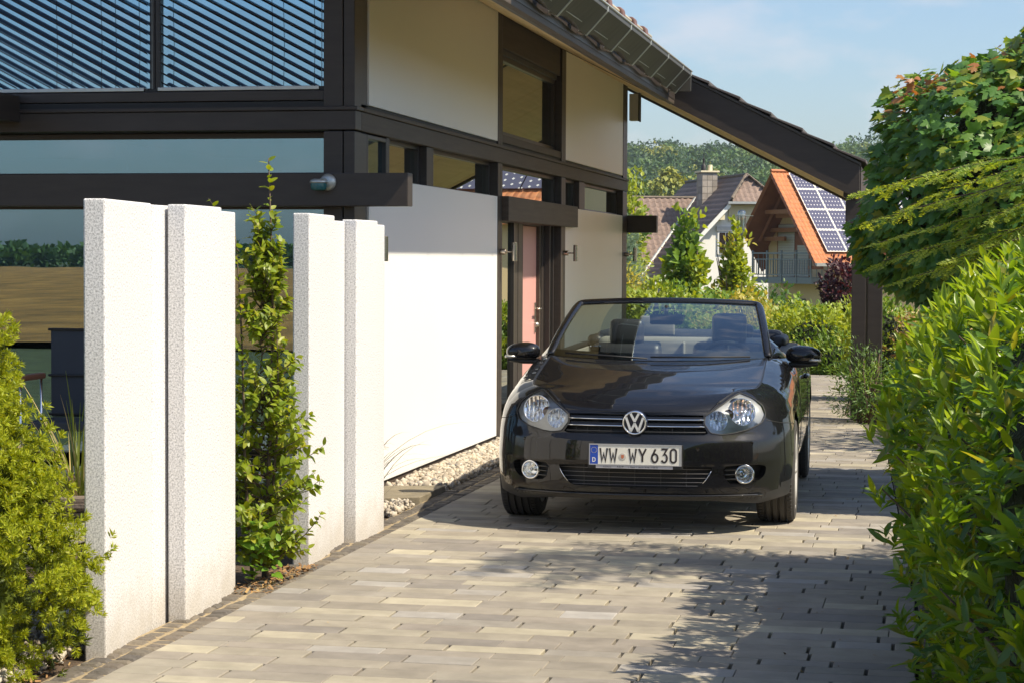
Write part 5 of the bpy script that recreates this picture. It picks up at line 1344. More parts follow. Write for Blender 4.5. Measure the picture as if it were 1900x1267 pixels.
def region(s, z):
    a = abs(s)
    zb = np.interp(a, [sB(.765), sB(.83), float(np.interp(.62, _sy[150:400], _ss[150:400])), A1[15][0]], [.655, .635, .615, .59])
    if a < A1[15][0]+.05 and z < zl(s): return 'lower_lip'
    if a < A1[15][0] and (z < zb or a < sB(.42)): return 'bumper'
    y = float(np.interp(a, _ss, _sy))
    d1 = np.interp(z, [.235, .6, .86, .96], [1.52, 1.50, 1.44, 1.42]); d2 = np.interp(z, [.235, .6, .96], [2.78, 2.80, 2.86])
    if 1 < a < SMAX-1 and d1 < y < d2 and z > .235: return 'door_r' if s > 0 else 'door_l'
    return 'body'
def skin(name, faces, mat, off=0., parent=None):
    used = sorted({i for f in faces for i in f}); mp_ = {i: k for k, i in enumerate(used)}
    me = bpy.data.meshes.new(name); vs_ = [Mp(*cv[i], off) for i in used]
    fs_ = []
    for f in faces:
        a, b, c = [vs_[mp_[i]] for i in f]; n_ = Mn(sum(cv[i][0] for i in f)/3, sum(cv[i][1] for i in f)/3)
        g = tuple(mp_[i] for i in f); fs_.append(g if (b-a).cross(c-a).dot(n_) > 0 else g[::-1])
    me.from_pydata([tuple(v) for v in vs_], [], fs_); me.update()
    me.polygons.foreach_set('use_smooth', [True]*len(me.polygons))
    me.normals_split_custom_set_from_vertices([tuple(Mn(*cv[i])) for i in used])
    o = link(name, me, mat); o.parent = parent or CAR
    return o
reg = {}
for f, s, z in allow: reg.setdefault(region(s, z), []).append(f)
body = skin('body', reg['body'], m_paint); bumper = skin('bumper', reg['bumper'], m_paint); skin('lower_lip', reg['lower_lip'], m_plast)
doors = [skin('door', reg[k], m_paint) for k in ('door_r', 'door_l')]
for q in LINES:
    t = MB().tube([Mp(s, z, .0) for s, z in q], .0022, 5); cp(t, 'shut_line', m_black, body)
for sgn, d in zip((1, -1), doors):
    hs = s_at_y(2.52)
    cp(MB().tube([Mp(sgn*(hs+t), .79, .006+.02*math.sin(math.pi*(t+.11)/.22)) for t in np.linspace(-.11, .11, 9)], .013, 8), 'door_handle', m_paint, d, smooth=True)
# bright crease line / lower spoiler edge
cp(MB().tube([Mp(s, .232, .010) for s in np.linspace(-sB(.72), sB(.72), 40)], .009, 8, flat=.8), 'spoiler_edge', m_paint, bumper, smooth=True)
# parking sensors, tow cover
for x, z in ((.36, .50), (.66, .53)):
    for s in (x, -x): cp(MB().lathe([(.011, -.002), (.011, .001), (0, .0015)], 14, Mp(s_at_x(s), z), 'y', rot=Matrix.Rotation(math.pi, 3, 'X')), 'parking_sensor', m_paint, bumper)

# ---- bonnet
zc_t = [(.066, .703), (.11, .732), (.2, .773), (.32, .814), (.45, .845), (.62, .877), (.8, .905), (.95, .925), (1.09, .940)]
zc = lambda y: float(np.interp(y, [p[0] for p in zc_t], [p[1] for p in zc_t]))
rows, NT = [], 41
s_end = s_at_y(1.24)
NR = 40
for i in range(NR+1):
    r = (i/NR)
    s = S_C+(s_end-S_C)*r; E = Mp(s, ztop(s)); ye = E.y
    nx_l = E.x-.004
    yc = .066+(1.09-.066)*((ye-Mp(S_C, ztop(S_C)).y)/(Mp(s_end, ztop(s_end)).y-Mp(S_C, ztop(S_C)).y))
    row = []
    for t in np.linspace(-1, 1, NT):
        a = abs(t); wq = a**2.4
        yq = yc+(ye-yc)*a**2.2; zz = zc(yc)+(E.z-zc(yc))*wq
        zz += .010*(1-a)*a*0
        row.append((nx_l*t, yq, zz+.0008))
    rows.append(row)
lip = [(x*.995, y+.012, z-.022) for x, y, z in rows[0]]
hood = MB(); hood.grid([lip]+rows)
hb_ = cp(hood, 'bonnet', m_paint, smooth=True, sub=1)
for sgn in (0, -1):
    cp(MB().tube([(r[sgn][0]*1.001, r[sgn][1], r[sgn][2]-.002) for r in rows[2:]], .0026, 5), 'shut_line', m_black, hb_)
cp(MB().tube([(x, y+.006, z-.004) for x, y, z in rows[0]], .0035, 5), 'shut_line', m_black, hb_)
for sgn in (0, -1):
    k_ = 1 if sgn else -1
    cp(MB().tube([(r[sgn][0]+k_*.0055, r[sgn][1], r[sgn][2]-.0012) for r in rows[2:]], .0030, 6), 'wing_edge', m_paint, body, smooth=True)
    cp(MB().tube([(r[sgn][0]-k_*.0045, r[sgn][1], r[sgn][2]-.0006) for r in rows[2:]], .0028, 6), 'bonnet_edge', m_paint, hb_, smooth=True)
cp(MB().tube([(x, y+.001, z-.001) for x, y, z in rows[0]], .004, 6), 'bonnet_edge', m_paint, hb_, smooth=True)

# ---- headlights
for sgn in (1, -1):
    pl = HLr if sgn > 0 else mir(HLr); bd = dense(pl, .02); q = [Vector(p) for p in bd]
    inner = []
    for s in np.arange(min(p[0] for p in bd), max(p[0] for p in bd), .022):
        for z in np.arange(.57, .83, .018):
            if inpoly(s, z, pl) and min(math.hypot(s-a, z-b) for a, b in bd) > .008: inner.append(Vector((s, z)))
    rr = geometry.delaunay_2d_cdt(q+inner, [(i, (i+1) % len(q)) for i in range(len(q))], [], 1, 1e-6)
    hv, hf = [tuple(v) for v in rr[0]], [tuple(f) for f in rr[2]]
    def patch(name, off, mat, parent, shrink=1.):
        me = bpy.data.meshes.new(name)
        cs_, cz_ = sum(p[0] for p in bd)/len(bd), sum(p[1] for p in bd)/len(bd)
        me.from_pydata([tuple(Mp(cs_+(s-cs_)*shrink, cz_+(z-cz_)*shrink, off)) for s, z in hv], [], hf); me.update()
        bm = bmesh.new(); bm.from_mesh(me); bmesh.ops.recalc_face_normals(bm, faces=bm.faces)
        bm.to_mesh(me); bm.free()
        me.polygons.foreach_set('use_smooth', [True]*len(me.polygons)); o = link(name, me, mat); o.parent = parent; return o
    hl = patch('headlight', -.06, m_lensb, CAR, .95)
    hl['label'] = 'headlight nearer the house' if sgn < 0 else 'headlight away from the house'
    rim = MB(); rim.grid([[Mp(s, z, .0) for s, z in bd+bd[:1]], [Mp(s, z, -.03) for s, z in bd+bd[:1]]])
    cs_, cz_ = sum(p[0] for p in bd)/len(bd), sum(p[1] for p in bd)/len(bd)
    rim.grid([[Mp(s, z, -.03) for s, z in bd+bd[:1]], [Mp(cs_+(s-cs_)*.95, cz_+(z-cz_)*.95, -.06) for s, z in bd+bd[:1]]])
    cp(rim, 'housing', m_plast, hl, smooth=True)
    cp(MB().tube([Mp(s, z, -.001) for s, z in bd+bd[:1]], .004, 6), 'gasket', m_black, hl, smooth=True)
    circ = [[(s_at_x(sgn*x)+r*1.0*math.cos(t)*math.hypot(1, (np.interp(x+.01, _x, _y)-np.interp(x-.01, _x, _y))/.02), z+r*1.0*math.sin(t)) for t in np.linspace(0, 2*math.pi, 27)[:-1]] for x, z, r in ((.640, .703, .076), (.487, .655, .054))]
    bq = [(cs_+(s-cs_)*.985, cz_+(z-cz_)*.985) for s, z in bd]; vv = [Vector(p) for p in bq]; ee = [(i, (i+1) % len(bq)) for i in range(len(bq))]
    for cl in circ:
        k = len(vv); vv += [Vector(p) for p in cl]; ee += [(k+i, k+(i+1) % len(cl)) for i in range(len(cl))]
    vv += [p for p in inner if not any(inpoly(p.x, p.y, cl) for cl in circ)]
    rb_ = geometry.delaunay_2d_cdt(vv, ee, [], 0, 1e-6); bv = [tuple(v) for v in rb_[0]]; bf = []
    for f in rb_[2]:
        cx, cz = sum(bv[i][0] for i in f)/3, sum(bv[i][1] for i in f)/3
        if inpoly(cx, cz, bq) and not any(inpoly(cx, cz, cl) for cl in circ): bf.append(tuple(f))
    cp(MB().add([Mp(s, z, -.011) for s, z in bv], bf), 'bezel', M('bezel_silver', (.40, .40, .39), rough=.32, metal=.45) if sgn > 0 else bpy.data.materials['bezel_silver'], hl, smooth=True)
    for (x, z, r, d) in ((.640, .703, .078, .006), (.487, .655, .056, .004)):
        c = Mp(s_at_x(sgn*x), z, -.015); nv = (Mn(s_at_x(sgn*x), z)*.35+Vector((0, -1, 0))*.65).normalized()
        rot = Vector((0, 0, 1)).rotation_difference(nv).to_matrix()
        pr = [(r, .0), (r*.97, -.012), (r*.86, -.035), (r*.62, -.056), (r*.3, -.068), (r*.16, -.07), (0, -.07)]
        n_ = 28; v = []; f = []
        bowl = MB().lathe([(r*(1-k/11)**.8, -.034*(1-((1-k/11)**.8)**2)) for k in range(12)], 56, c, rot=rot)
        bowl.v = [tuple(Vector(p)+nv*.0032*math.sin((Vector(p)-c).x*(260 if r > .06 else 330))) for p in bowl.v]
        cp(bowl, 'reflector', m_refl, hl, smooth=False)
        cp(MB().lathe([(r, -.004), (r*1.03, -.002), (r*1.03, .003), (r, .004), (r*.97, .002), (r*.97, -.004)], 32, c, rot=rot), 'reflector_ring', m_chrome, hl, smooth=True)
        cp(MB().lathe([(0, .0), (r*.20, -.004), (r*.22, -.02), (r*.14, -.03), (r*.14, -.034)], 14, c, rot=rot), 'bulb_shield', m_chrome, hl, smooth=True)
    c = Mp(s_at_x(sgn*.557), .690, -.012)
    cp(MB().lathe([(.030, 0), (.026, -.015), (.012, -.03), (0, -.032)], 18, c, 'y', rot=Matrix.Rotation(math.pi, 3, 'X')), 'indicator_bulb', M('indicator_amber', (.55, .33, .22), rough=.25, metal=.6) if sgn > 0 else bpy.data.materials['indicator_amber'], hl, smooth=True)
    patch('lens', .0005, m_lens, hl)

# ---- upper grille with chrome strips, badge
def curve(x0, x1, z, off, n_=24): return [Mp(s_at_x(x), z, off) for x in np.linspace(x0, x1, n_)]
bk = MB(); bk.grid([curve(-.44, .44, .70, -.055), curve(-.44, .44, .57, -.055)]); gr = cp(bk, 'grille', m_black)
bk = MB(); bk.grid([curve(-.43, .43, .575, .0), curve(-.43, .43, .575, -.056)]); bk.grid([curve(-.41, .41, .699, -.005), curve(-.43, .43, .699, -.056)]); cp(bk, 'grille_frame', m_plast, gr)
for z in (.662, .624):
    cp(MB().tube(curve(-.405, .405, z, -.001), .0052, 8, flat=.75), 'chrome_strip', m_chrome, gr, smooth=True)
    o = MB(); o.grid([curve(-.41, .41, z+.024, -.016), curve(-.41, .41, z+.004, -.001), curve(-.41, .41, z-.006, -.004), curve(-.41, .41, z-.008, -.03)]); cp(o, 'louvre', m_gloss, gr, smooth=True)
cp(MB().tube(curve(-.41, .41, .592, -.006), .004, 6), 'louvre', m_plast, gr)
for x in np.arange(-.36, .37, .072): cp(MB().tube([Mp(s_at_x(x), .62, -.03), Mp(s_at_x(x), .58, -.03)], .003, 5), 'grille_bar', m_plast, gr)
bc = Vector((0, .030, .645)); m_badge = M('badge_silver', (.85, .87, .9), rough=.3, metal=.75); m_bdg = M('badge_ground', (.012, .016, .035), rough=.15)
bd_ = cp(MB().lathe([(.074, .016), (.074, .002), (.070, -.006), (.064, -.008), (0, -.008)], 40, bc, 'y'), 'badge', m_bdg, smooth=False)
cp(MB().lathe([(.0585, -.006), (.0585, -.0125), (.061, -.0155), (.0665, -.0155), (.0695, -.011), (.0695, -.004)], 48, bc, 'y'), 'badge_ring', m_chrome, bd_, smooth=True)
def strokes(paths, w_, sc_):
    o = MB()
    for pth in paths:
        for a, b in zip(pth[:-1], pth[1:]):
            a, b = Vector(a), Vector(b); d = (b-a).normalized(); p = Vector((-d.y, d.x))*w_/2; e = d*w_*.16
            o.prism([((q.x)*sc_+bc.x, (q.y)*sc_+bc.z) for q in (a-e-p, b+e-p, b+e+p, a-e+p)], 'y', bc.y-.0150, bc.y-.007)
    return o
cp(strokes([[(-.37, .84), (0, .13)], [(0, .13), (.37, .84)]], .22, .060), 'badge_letter', m_badge, bd_, bevel=.0008)
cp(strokes([[(-.80, .46), (-.36, -.80)], [(-.36, -.80), (0, -.08)], [(0, -.08), (.36, -.80)], [(.36, -.80), (.80, .46)]], .22, .060), 'badge_letter', m_badge, bd_, bevel=.0008)

# ---- lower grille, fog lamps
bk = MB(); bk.grid([curve(-.46, .46, .42, -.07), curve(-.46, .46, .26, -.07)]); lg = cp(bk, 'lower_grille', m_black)
for z in (.382, .357, .332, .307, .287):
    hw = float(np.interp(z, [.277, .296, .36, .404], [.34, .385, .43, .448]))
    cp(MB().tube(curve(-hw, hw, z, -.012), .0018, 6, flat=.8), 'slat', m_black, lg, smooth=True)
    cp(MB().tube(curve(-hw, hw, z+.0018, -.0100), .0008, 5), 'slat_edge', M('slat_alloy', (.45, .42, .38), rough=.3, metal=1.) if z == .382 else bpy.data.materials['slat_alloy'], lg)
for x in np.arange(-.30, .31, .15): cp(MB().tube([Mp(s_at_x(x), .40, -.03), Mp(s_at_x(x), .28, -.03)], .004, 5), 'grille_bar', m_plast, lg)
for sgn in (-1, 1):
    cp(MB().tube([Mp(s_at_x(sgn*x), z, .0015) for x, z in ((.437, .375), (.425, .35), (.408, .325), (.390, .304))], .0022, 7), 'chrome_edge', m_chrome, lg, smooth=True)
    bk = MB(); xs_ = np.linspace(.48, .76, 10); bk.grid([[Mp(s_at_x(sgn*x), .42, -.05) for x in xs_], [Mp(s_at_x(sgn*x), .28, -.05) for x in xs_]])
    fo = cp(bk, 'fog_lamp', m_black)
    for z in (.378, .352, .326):
        cp(MB().tube([Mp(s_at_x(sgn*x), z, -.012) for x in np.linspace(.515, .60, 6)], .0075, 6, flat=.7), 'slat', m_gloss, fo, smooth=True)
    c = Mp(s_at_x(sgn*.625), .354, -.004); nv = (Mn(s_at_x(sgn*.625), .354)*.55+Vector((0, -1, 0))*.45).normalized(); rot = Vector((0, 0, 1)).rotation_difference(nv).to_matrix()
    cp(MB().lathe([(.045, -.01), (.046, .006), (.050, .010), (.056, .006), (.058, -.01), (.062, -.03)], 36, c, rot=rot), 'fog_ring', m_chrome, fo, smooth=True)
    cp(MB().lathe([(.046, -.005), (.040, -.022), (.025, -.034), (.010, -.038), (0, -.038)], 24, c, rot=rot), 'reflector', m_refl, fo, smooth=False)
    cp(MB().lathe([(0, -.008), (.010, -.010), (.010, -.036)], 12, c, rot=rot), 'bulb', m_chrome, fo, smooth=True)
    cp(MB().lathe([(.0455, .0), (.03, .006), (0, .008)], 24, c, rot=rot), 'lens', m_lens, fo, smooth=True)
    o = MB(); o.grid([[Mp(s_at_x(sgn*x), z, -.004) for x, z in ((.515, .403), (.60, .411), (.70, .410), (.745, .39), (.735, .34), (.70, .308))], [Mp(s_at_x(sgn*x), z, -.05) for x, z in ((.515, .403), (.60, .411), (.70, .410), (.745, .39), (.735, .34), (.70, .308))]]); cp(o, 'fog_recess', m_paint, fo, smooth=True)

# ---- number plate
pc = Vector((.008, -.012, .463)); m_pl = M('plate_white', (.80, .78, .70), rough=.35); m_pk = M('plate_black', (.03, .022, .022), rough=.5)
np_ = cp(MB().box(pc.x-.272, pc.x+.272, pc.y+.001, pc.y+.016, pc.z-.078, pc.z+.062), 'number_plate', m_plast, bevel=.004)
cp(MB().box(pc.x-.26, pc.x+.26, pc.y-.0012, pc.y+.0008, pc.z-.054, pc.z+.056), 'plate_face', m_pl, np_, bevel=.0008)
cp(MB().box(pc.x-.259, pc.x-.213, pc.y-.0022, pc.y-.0014, pc.z-.053, pc.z+.055), 'country_strip', M('plate_blue', (.012, .065, .42), rough=.4), np_)
fr = MB()
for a, b, c, d in ((-.2625, .2625, .0565, .0615), (-.2625, .2625, -.0585, -.0545), (-.2645, -.2605, -.0585, .0615), (.2605, .2645, -.0585, .0615)): fr.box(pc.x+a, pc.x+b, pc.y-.004, pc.y+.0005, pc.z+c, pc.z+d)
cp(fr, 'plate_holder', M('holder_grey', (.42, .42, .43), rough=.4), np_)
cp(MB().box(pc.x-.225, pc.x+.215, pc.y-.001, pc.y+.0008, pc.z-.0765, pc.z-.060), 'holder_strip', M('strip_grey', (.52, .51, .53), rough=.5), np_)
def letters(path_list, x, z, w_, h, st, name='plate_letter'):
    """strokes in a unit cell -> raised characters"""
    o = MB()
    for pth in path_list:
        P_ = [Vector((x+p[0]*w_, z+p[1]*h)) for p in pth]; n_ = len(P_); Lf, Rt = [], []
        closed = (P_[0]-P_[-1]).length < 1e-6
        for i in range(n_):
            d0 = (P_[i]-P_[i-1]).normalized() if i > 0 else ((P_[0]-P_[-2]).normalized() if closed else (P_[1]-P_[0]).normalized())
            d1 = (P_[i+1]-P_[i]).normalized() if i < n_-1 else ((P_[1]-P_[0]).normalized() if closed else d0)
            bis = Vector((-(d0+d1).y, (d0+d1).x)); bis = bis.normalized() if bis.length > .05 else Vector((-d1.y, d1.x))
            k = st/2/max(.45, bis.dot(Vector((-d1.y, d1.x)))); Lf.append(P_[i]+bis*k); Rt.append(P_[i]-bis*k)
        for i in range(n_-1):
            q = [Lf[i], Lf[i+1], Rt[i+1], Rt[i]]; o.prism([(p.x, p.y) for p in q], 'y', pc.y-.0024, pc.y-.0010)
    return cp(o, name, m_pk, np_)
arc = lambda cx, cz, rx, rz, a, b, n_=10: [(cx+rx*math.cos(t), cz+rz*math.sin(t)) for t in np.linspace(RAD(a), RAD(b), n_)]
W_ = [[(0, 1), (.24, 0), (.5, .58), (.76, 0), (1, 1)]]; Y_c = [[(0, 1), (.5, .45), (1, 1)], [(.5, .45), (.5, 0)]]
SIX = [[(.62, 1.0), (.10, .47)] + arc(.5, .31, .45, .31, 160, 520, 22)]
THREE = [[(.06, 1), (.90, 1), (.46, .60)] + arc(.48, .31, .44, .31, 80, -150, 14)]
ZERO = [arc(.5, .80, .42, .20, 0, 180, 8) + arc(.5, .20, .42, .20, 180, 360, 8) + [(.92, .80)]]
zb_, hh = pc.z-.0375, .075
for ch_, x, w_ in ((W_, -.200, .040), (W_, -.146, .040), (W_, -.034, .040), (Y_c, .022, .040), (SIX, .094, .037), (THREE, .148, .037), (ZERO, .200, .037)):
    letters(ch_, pc.x+x, zb_, w_, hh, .0105)
letters([[(0, 0), (0, 1), (.45, 1), (.85, .8), (.85, .2), (.45, 0), (0, 0)]], pc.x-.2435, pc.z-.040, .017, .022, .0042).data.materials[0] = m_pl
st = MB()
for k in range(12):
    t = 2*math.pi*k/12; st.lathe([(.0021, -.0005), (0, -.0006)], 5, (pc.x-.236+.0155*math.cos(t), pc.y-.0024, pc.z+.026+.0155*math.sin(t)), 'y')
cp(st, 'ring_of_stars', M('star_yellow', (.75, .62, .1), rough=.5), np_)
cp(MB().lathe([(.0205, .001), (.0205, -.0012), (.018, -.0016), (0, -.0016)], 28, (pc.x-.072, pc.y-.0012, pc.z-.010), 'y'), 'seal', M('seal_silver', (.55, .52, .47), rough=.4), np_)
cp(MB().prism([(pc.x-.080, pc.z+.001), (pc.x-.064, pc.z+.001), (pc.x-.064, pc.z-.014), (pc.x-.072, pc.z-.022), (pc.x-.080, pc.z-.014)], 'y', pc.y-.0036, pc.y-.003), 'seal_crest', M('crest_red', (.50, .16, .08), rough=.5), np_)
def small_text(t, x, z, size):
    cu_ = bpy.data.curves.new('dealer_text', 'FONT'); cu_.body = t; cu_.size = size; cu_.align_x = 'LEFT'
    o = bpy.data.objects.new('dealer_text', cu_); COL.objects.link(o); bpy.context.view_layer.update()
    me = bpy.data.meshes.new_from_object(o.evaluated_get(bpy.context.evaluated_depsgraph_get())); bpy.data.objects.remove(o)
    me.materials.clear(); q = link('dealer_text', me, m_pk); q.parent = np_; q.location = (x, pc.y-.0016, z); q.rotation_euler = (math.pi/2, 0, 0)
small_text('Autohaus', pc.x-.185, pc.z-.0725, .0125); small_text('Adorff', pc.x-.105, pc.z-.0725, .0145); small_text('\u2022  Mainz  \u2022  06131 26 06 / 4 00 03', pc.x-.040, pc.z-.0725, .0125)

# ---- windscreen, frame, wipers
B = lambda t: Vector((.690*t, 1.115+.155*t*t, .947+.020*t*t)); Tt = lambda t: Vector((.592*t, 1.83+.085*t*t, 1.300-.020*t*t))
rows = []
for j in range(13):
    v = j/12; rows.append([B(t)*(1-v)+Tt(t)*v+Vector((0, -.35, .62)).normalized()*.03*4*v*(1-v) for t in np.linspace(-.965, .965, 31)])
ws = cp(MB().grid(rows), 'windscreen', m_wsc, smooth=True)
def band(name, t0, t1, v0, v1, mat, off=-.004, n1=24, n2=6):
    f_ = lambda t, v: B(t)*(1-v)+Tt(t)*v+Vector((0, -.35, .62)).normalized()*(.03*4*v*(1-v)-off*-1)
    return cp(MB().grid([[f_(t, v) for t in np.linspace(t0, t1, n1)] for v in np.linspace(v0, v1, n2)]), name, mat, ws, smooth=True)
band('lower_black_band', -.965, .965, 0, .10, m_plast); band('upper_black_band', -.96, .96, .955, 1.0, m_plast)
pth = []
for k in range(10): v = k/9*.96; pth.append(B(-1)*(1-v)+Tt(-1)*v+Vector((0, -.35, .62)).normalized()*.024*4*v*(1-v))
for t in np.linspace(-.985, .985, 23): pth.append(Tt(t)+Vector((0, .012, .004)))
for k in range(10): v = .96*(1-k/9); pth.append(B(1)*(1-v)+Tt(1)*v+Vector((0, -.35, .62)).normalized()*.024*4*v*(1-v))
cp(MB().tube(pth, [.030 if 10 <= i < 33 else .029 for i in range(len(pth))], 14, flat=.62), 'windscreen_frame', m_paint, smooth=True, sub=1)
for sgn in (1, -1):                                        # foot of the pillar running into the wing
    f0 = [B(sgn)+Vector((sgn*.0, 0, 0)), Mp(sgn*s_at_y(1.25), ztop(s_at_y(1.25))), Mp(sgn*s_at_y(1.5), ztop(s_at_y(1.5)))]
    o = MB(); up_ = [B(sgn)*(1-v)+Tt(sgn)*v+Vector((sgn*.012, .02, -.01)) for v in np.linspace(-.02, .42, 8)]; dn_ = [Mp(sgn*s_at_y(y), ztop(s_at_y(y))-.004) for y in np.linspace(1.2, 1.66, 8)]
    o.grid([up_, [a*.5+b*.5+Vector((sgn*.006, 0, 0)) for a, b in zip(up_, dn_)], dn_]); cp(o, 'pillar_foot', m_paint, smooth=True, solid=.006)
o = MB(); o.grid([[Vector((.66*t, 1.075+.15*t*t, .938+.02*t*t)) for t in np.linspace(-1, 1, 17)], [B(t)+Vector((0, .02, -.004)) for t in np.linspace(-1, 1, 17)]]); cp(o, 'cowl', m_plast, smooth=True)
for x0, x1, ln in ((.58, -.03, .56), (-.05, -.58, .48)):
    cp(MB().tube([B(x0/.69)+Vector((0, -.012, .012)), B((x0+x1)/2/.69)+Vector((0, -.016, .022)), B(x1/.69)+Vector((0, -.012, .022))], .006, 6), 'wiper', m_black, smooth=True)
# ---- mirrors
for sgn in (1, -1):
    c = Vector((sgn*.900, 1.50, .972)); V_, F_ = [], []; n1, n2 = 14, 22
    for i in range(n1+1):
        ph = math.pi*i/n1
        for j in range(n2):
            th = 2*math.pi*j/n2; e = lambda t, k: math.copysign(abs(t)**k, t)
            x = e(math.sin(ph), .8)*e(math.cos(th), .75); z = e(math.sin(ph), .8)*e(math.sin(th), .75); y = math.cos(ph)
            o_ = x*sgn                                     # +1 outer end
            hz = .066*(1-.22*max(0, o_)-.05*max(0, -o_))
            V_.append(c+Vector((x*.112, y*.078 if y > 0 else y*.075, z*hz*(1 if z > 0 else .78)+.008*x*sgn*0)))
    for i in range(n1):
        for j in range(n2): F_.append((i*n2+j, i*n2+(j+1) % n2, (i+1)*n2+(j+1) % n2, (i+1)*n2+j))
    mi_ = cp(MB().add(V_, F_), 'wing_mirror', m_paint, smooth=True)
    cp(MB().tube([c+Vector((sgn*(.105-.06*t-.02*t*t), -.035-.045*math.sin(math.pi*min(1, .18+t*.8)), -.026)) for t in np.linspace(-.02, 1.5, 9)], .0085, 8), 'indicator_strip', M('indicator_clear', (.62, .60, .52), rough=.2, metal=.5) if sgn > 0 else bpy.data.materials['indicator_clear'], mi_, smooth=True)
    cp(MB().tube([c+Vector((sgn*.09, .0, -.050)), c+Vector((0, .005, -.056)), Vector((sgn*.775, 1.52, .912)), Vector((sgn*.735, 1.53, .925))], [.02, .030, .026, .026], 10, flat=.65), 'mirror_arm', m_plast, mi_, smooth=True)

# ---- wheels
def wheel(x, y, sgn):
    c = (x, y, .312)
    pr = []
    hw = .112
    for a, r in [(-hw, .235), (-hw-.004, .262), (-hw+.002, .294), (-hw+.018, .308), (-.072, .3115), (-.068, .3125), (-.067, .300), (-.055, .300), (-.054, .313), (-.028, .314), (-.027, .300), (-.014, .300), (-.013, .3145), (.013, .3145), (.014, .300), (.027, .300), (.028, .314), (.054, .313), (.055, .300), (.067, .300), (.068, .3125), (.072, .3115), (hw-.018, .308), (hw-.002, .294), (hw+.004, .262), (hw, .235)]: pr.append((r, a))
    w_ = thing_part('wheel')
    ty = cp(MB().lathe(pr, 64, c, 'x'), 'tyre', m_tyre, smooth=False); 
    sipes = MB()
    for k in range(72):
        t = 2*math.pi*k/72
        for sd in (-1, 1): sipes.tube([(x+sd*(hw-.040), y+.3122*math.cos(t), .312+.3122*math.sin(t)), (x+sd*(hw-.012), y+.3075*math.cos(t+.02), .312+.3075*math.sin(t+.02))], .0024, 4)
    cp(sipes, 'sipes', m_black, ty)['kind'] = 'stuff'
    o = sgn*hw
    rm = cp(MB().lathe([(.236, -o*.95), (.225, -o*.8), (.205, 0), (.215, o*.8), (.228, o*.98), (.238, o*1.0), (.238, o*.94)], 48, c, 'x'), 'rim', m_lensb, ty, smooth=True)
    for k in range(5):
        for dd in (-.13, .13):
            t = 2*math.pi*k/5+dd; cp(MB().tube([(x+o*.78, y+.05*math.cos(t*1), .312+.05*math.sin(t)), (x+o*.88, y+.22*math.cos(t), .312+.22*math.sin(t))], [.022, .015], 6), 'spoke', m_lensb, rm, smooth=True)
    cp(MB().lathe([(.065, o*.70), (.06, o*.80), (0, o*.83)], 20, c, 'x'), 'hub', m_lensb, rm, smooth=True)
    return ty
def thing_part(n_): return None
for x, y in ((.772, .868), (-.772, .868), (.765, 3.446), (-.765, 3.446)): wheel(x, y, 1 if x > 0 else -1)
ua = MB().box(-.55, .55, .30, 4.1, .19, .30).box(-.55, .55, .5, 1.3, .25, .60).box(-.64, .64, 1.3, 4.0, .28, .36).box(-.70, .70, 1.3, 3.0, .20, .31)
cp(ua, 'underbody', m_black)
for sgn in (1, -1):
    for yc in (.868, 3.446):
        wh_ = MB(); ts_ = np.linspace(.02, math.pi-.02, 20); ar_ = [(yc+.352*math.cos(t), .312+.352*math.sin(t)) for t in ts_]
        wh_.grid([[(sgn*.85, y, z) for y, z in ar_], [(sgn*.58, y, z) for y, z in ar_]]); wh_.add([(sgn*.58, y, z) for y, z in ar_], [tuple(range(20))])
        cp(wh_, 'wheel_housing', m_black)

# ---- inside
def rbox(x0, x1, y0, y1, z0, z1, bv=.03): return MB().box(x0, x1, y0, y1, z0, z1), bv
def ib(name, mat, x0, x1, y0, y1, z0, z1, bv=.02, parent=None, tilt=0.):
    o = MB().box(x0, x1, y0, y1, z0, z1)
    if tilt:
        c = Vector(((x0+x1)/2, (y0+y1)/2, z0)); R_ = Matrix.Rotation(tilt, 3, 'X'); o.v = [tuple(R_ @ (Vector(p)-c)+c) for p in o.v]
    q = cp(o, name, mat, parent, bevel=0); b_ = q.modifiers.new('b', 'BEVEL'); b_.width = bv; b_.segments = 3; q.data.polygons.foreach_set('use_smooth', [True]*len(q.data.polygons)); return q
ib('cabin_floor', m_dash, -.68, .68, 1.3, 3.3, .34, .38)
for sgn in (1, -1):
    a, b = sorted((sgn*.70, sgn*.775)); ib('door_lining', m_trim, a, b, 1.45, 3.35, .40, .948, .012)
    o = MB(); o.grid([[Mp(sgn*s_at_y(y), ztop(s_at_y(y))-.001) for y in np.linspace(1.3, 3.9, 20)], [Mp(sgn*s_at_y(y), ztop(s_at_y(y)))+Vector((-sgn*.10, 0, .004)) for y in np.linspace(1.3, 3.9, 20)]]); cp(o, 'window_ledge', m_plast, smooth=True)
dsh = MB(); dp = [(1.16, .90), (1.22, .945), (1.45, .962), (1.62, .955), (1.70, .92), (1.72, .80), (1.66, .60), (1.3, .55)]
dsh.prism(dp, 'x', -.70, .70); cp(dsh, 'dashboard', m_dash, bevel=.02)
ib('instrument_hood', m_dash, .20, .56, 1.48, 1.72, .94, .992, .025)
c = Vector((.395, 1.86, .872)); rot = Matrix.Rotation(RAD(-62), 3, 'X'); n_ = 40
sw_ = MB().tube([c+rot @ Vector((.186*math.cos(t), .186*math.sin(t), 0)) for t in np.linspace(0, 2*math.pi, n_+1)], .0165, 10, cap=False); stw = cp(sw_, 'steering_wheel', m_dash, smooth=True)
for t in (0, math.pi, -math.pi/2): cp(MB().tube([c+rot @ Vector((.05*math.cos(t), .05*math.sin(t), -.02)), c+rot @ Vector((.175*math.cos(t), .175*math.sin(t), -.005))], [.03, .02], 6, flat=.5), 'spoke', m_dash, stw, smooth=True)
cp(MB().lathe([(.075, -.045), (.072, -.012), (.05, .0), (0, .004)], 20, c, rot=rot), 'horn_pad', m_dash, stw, smooth=True)
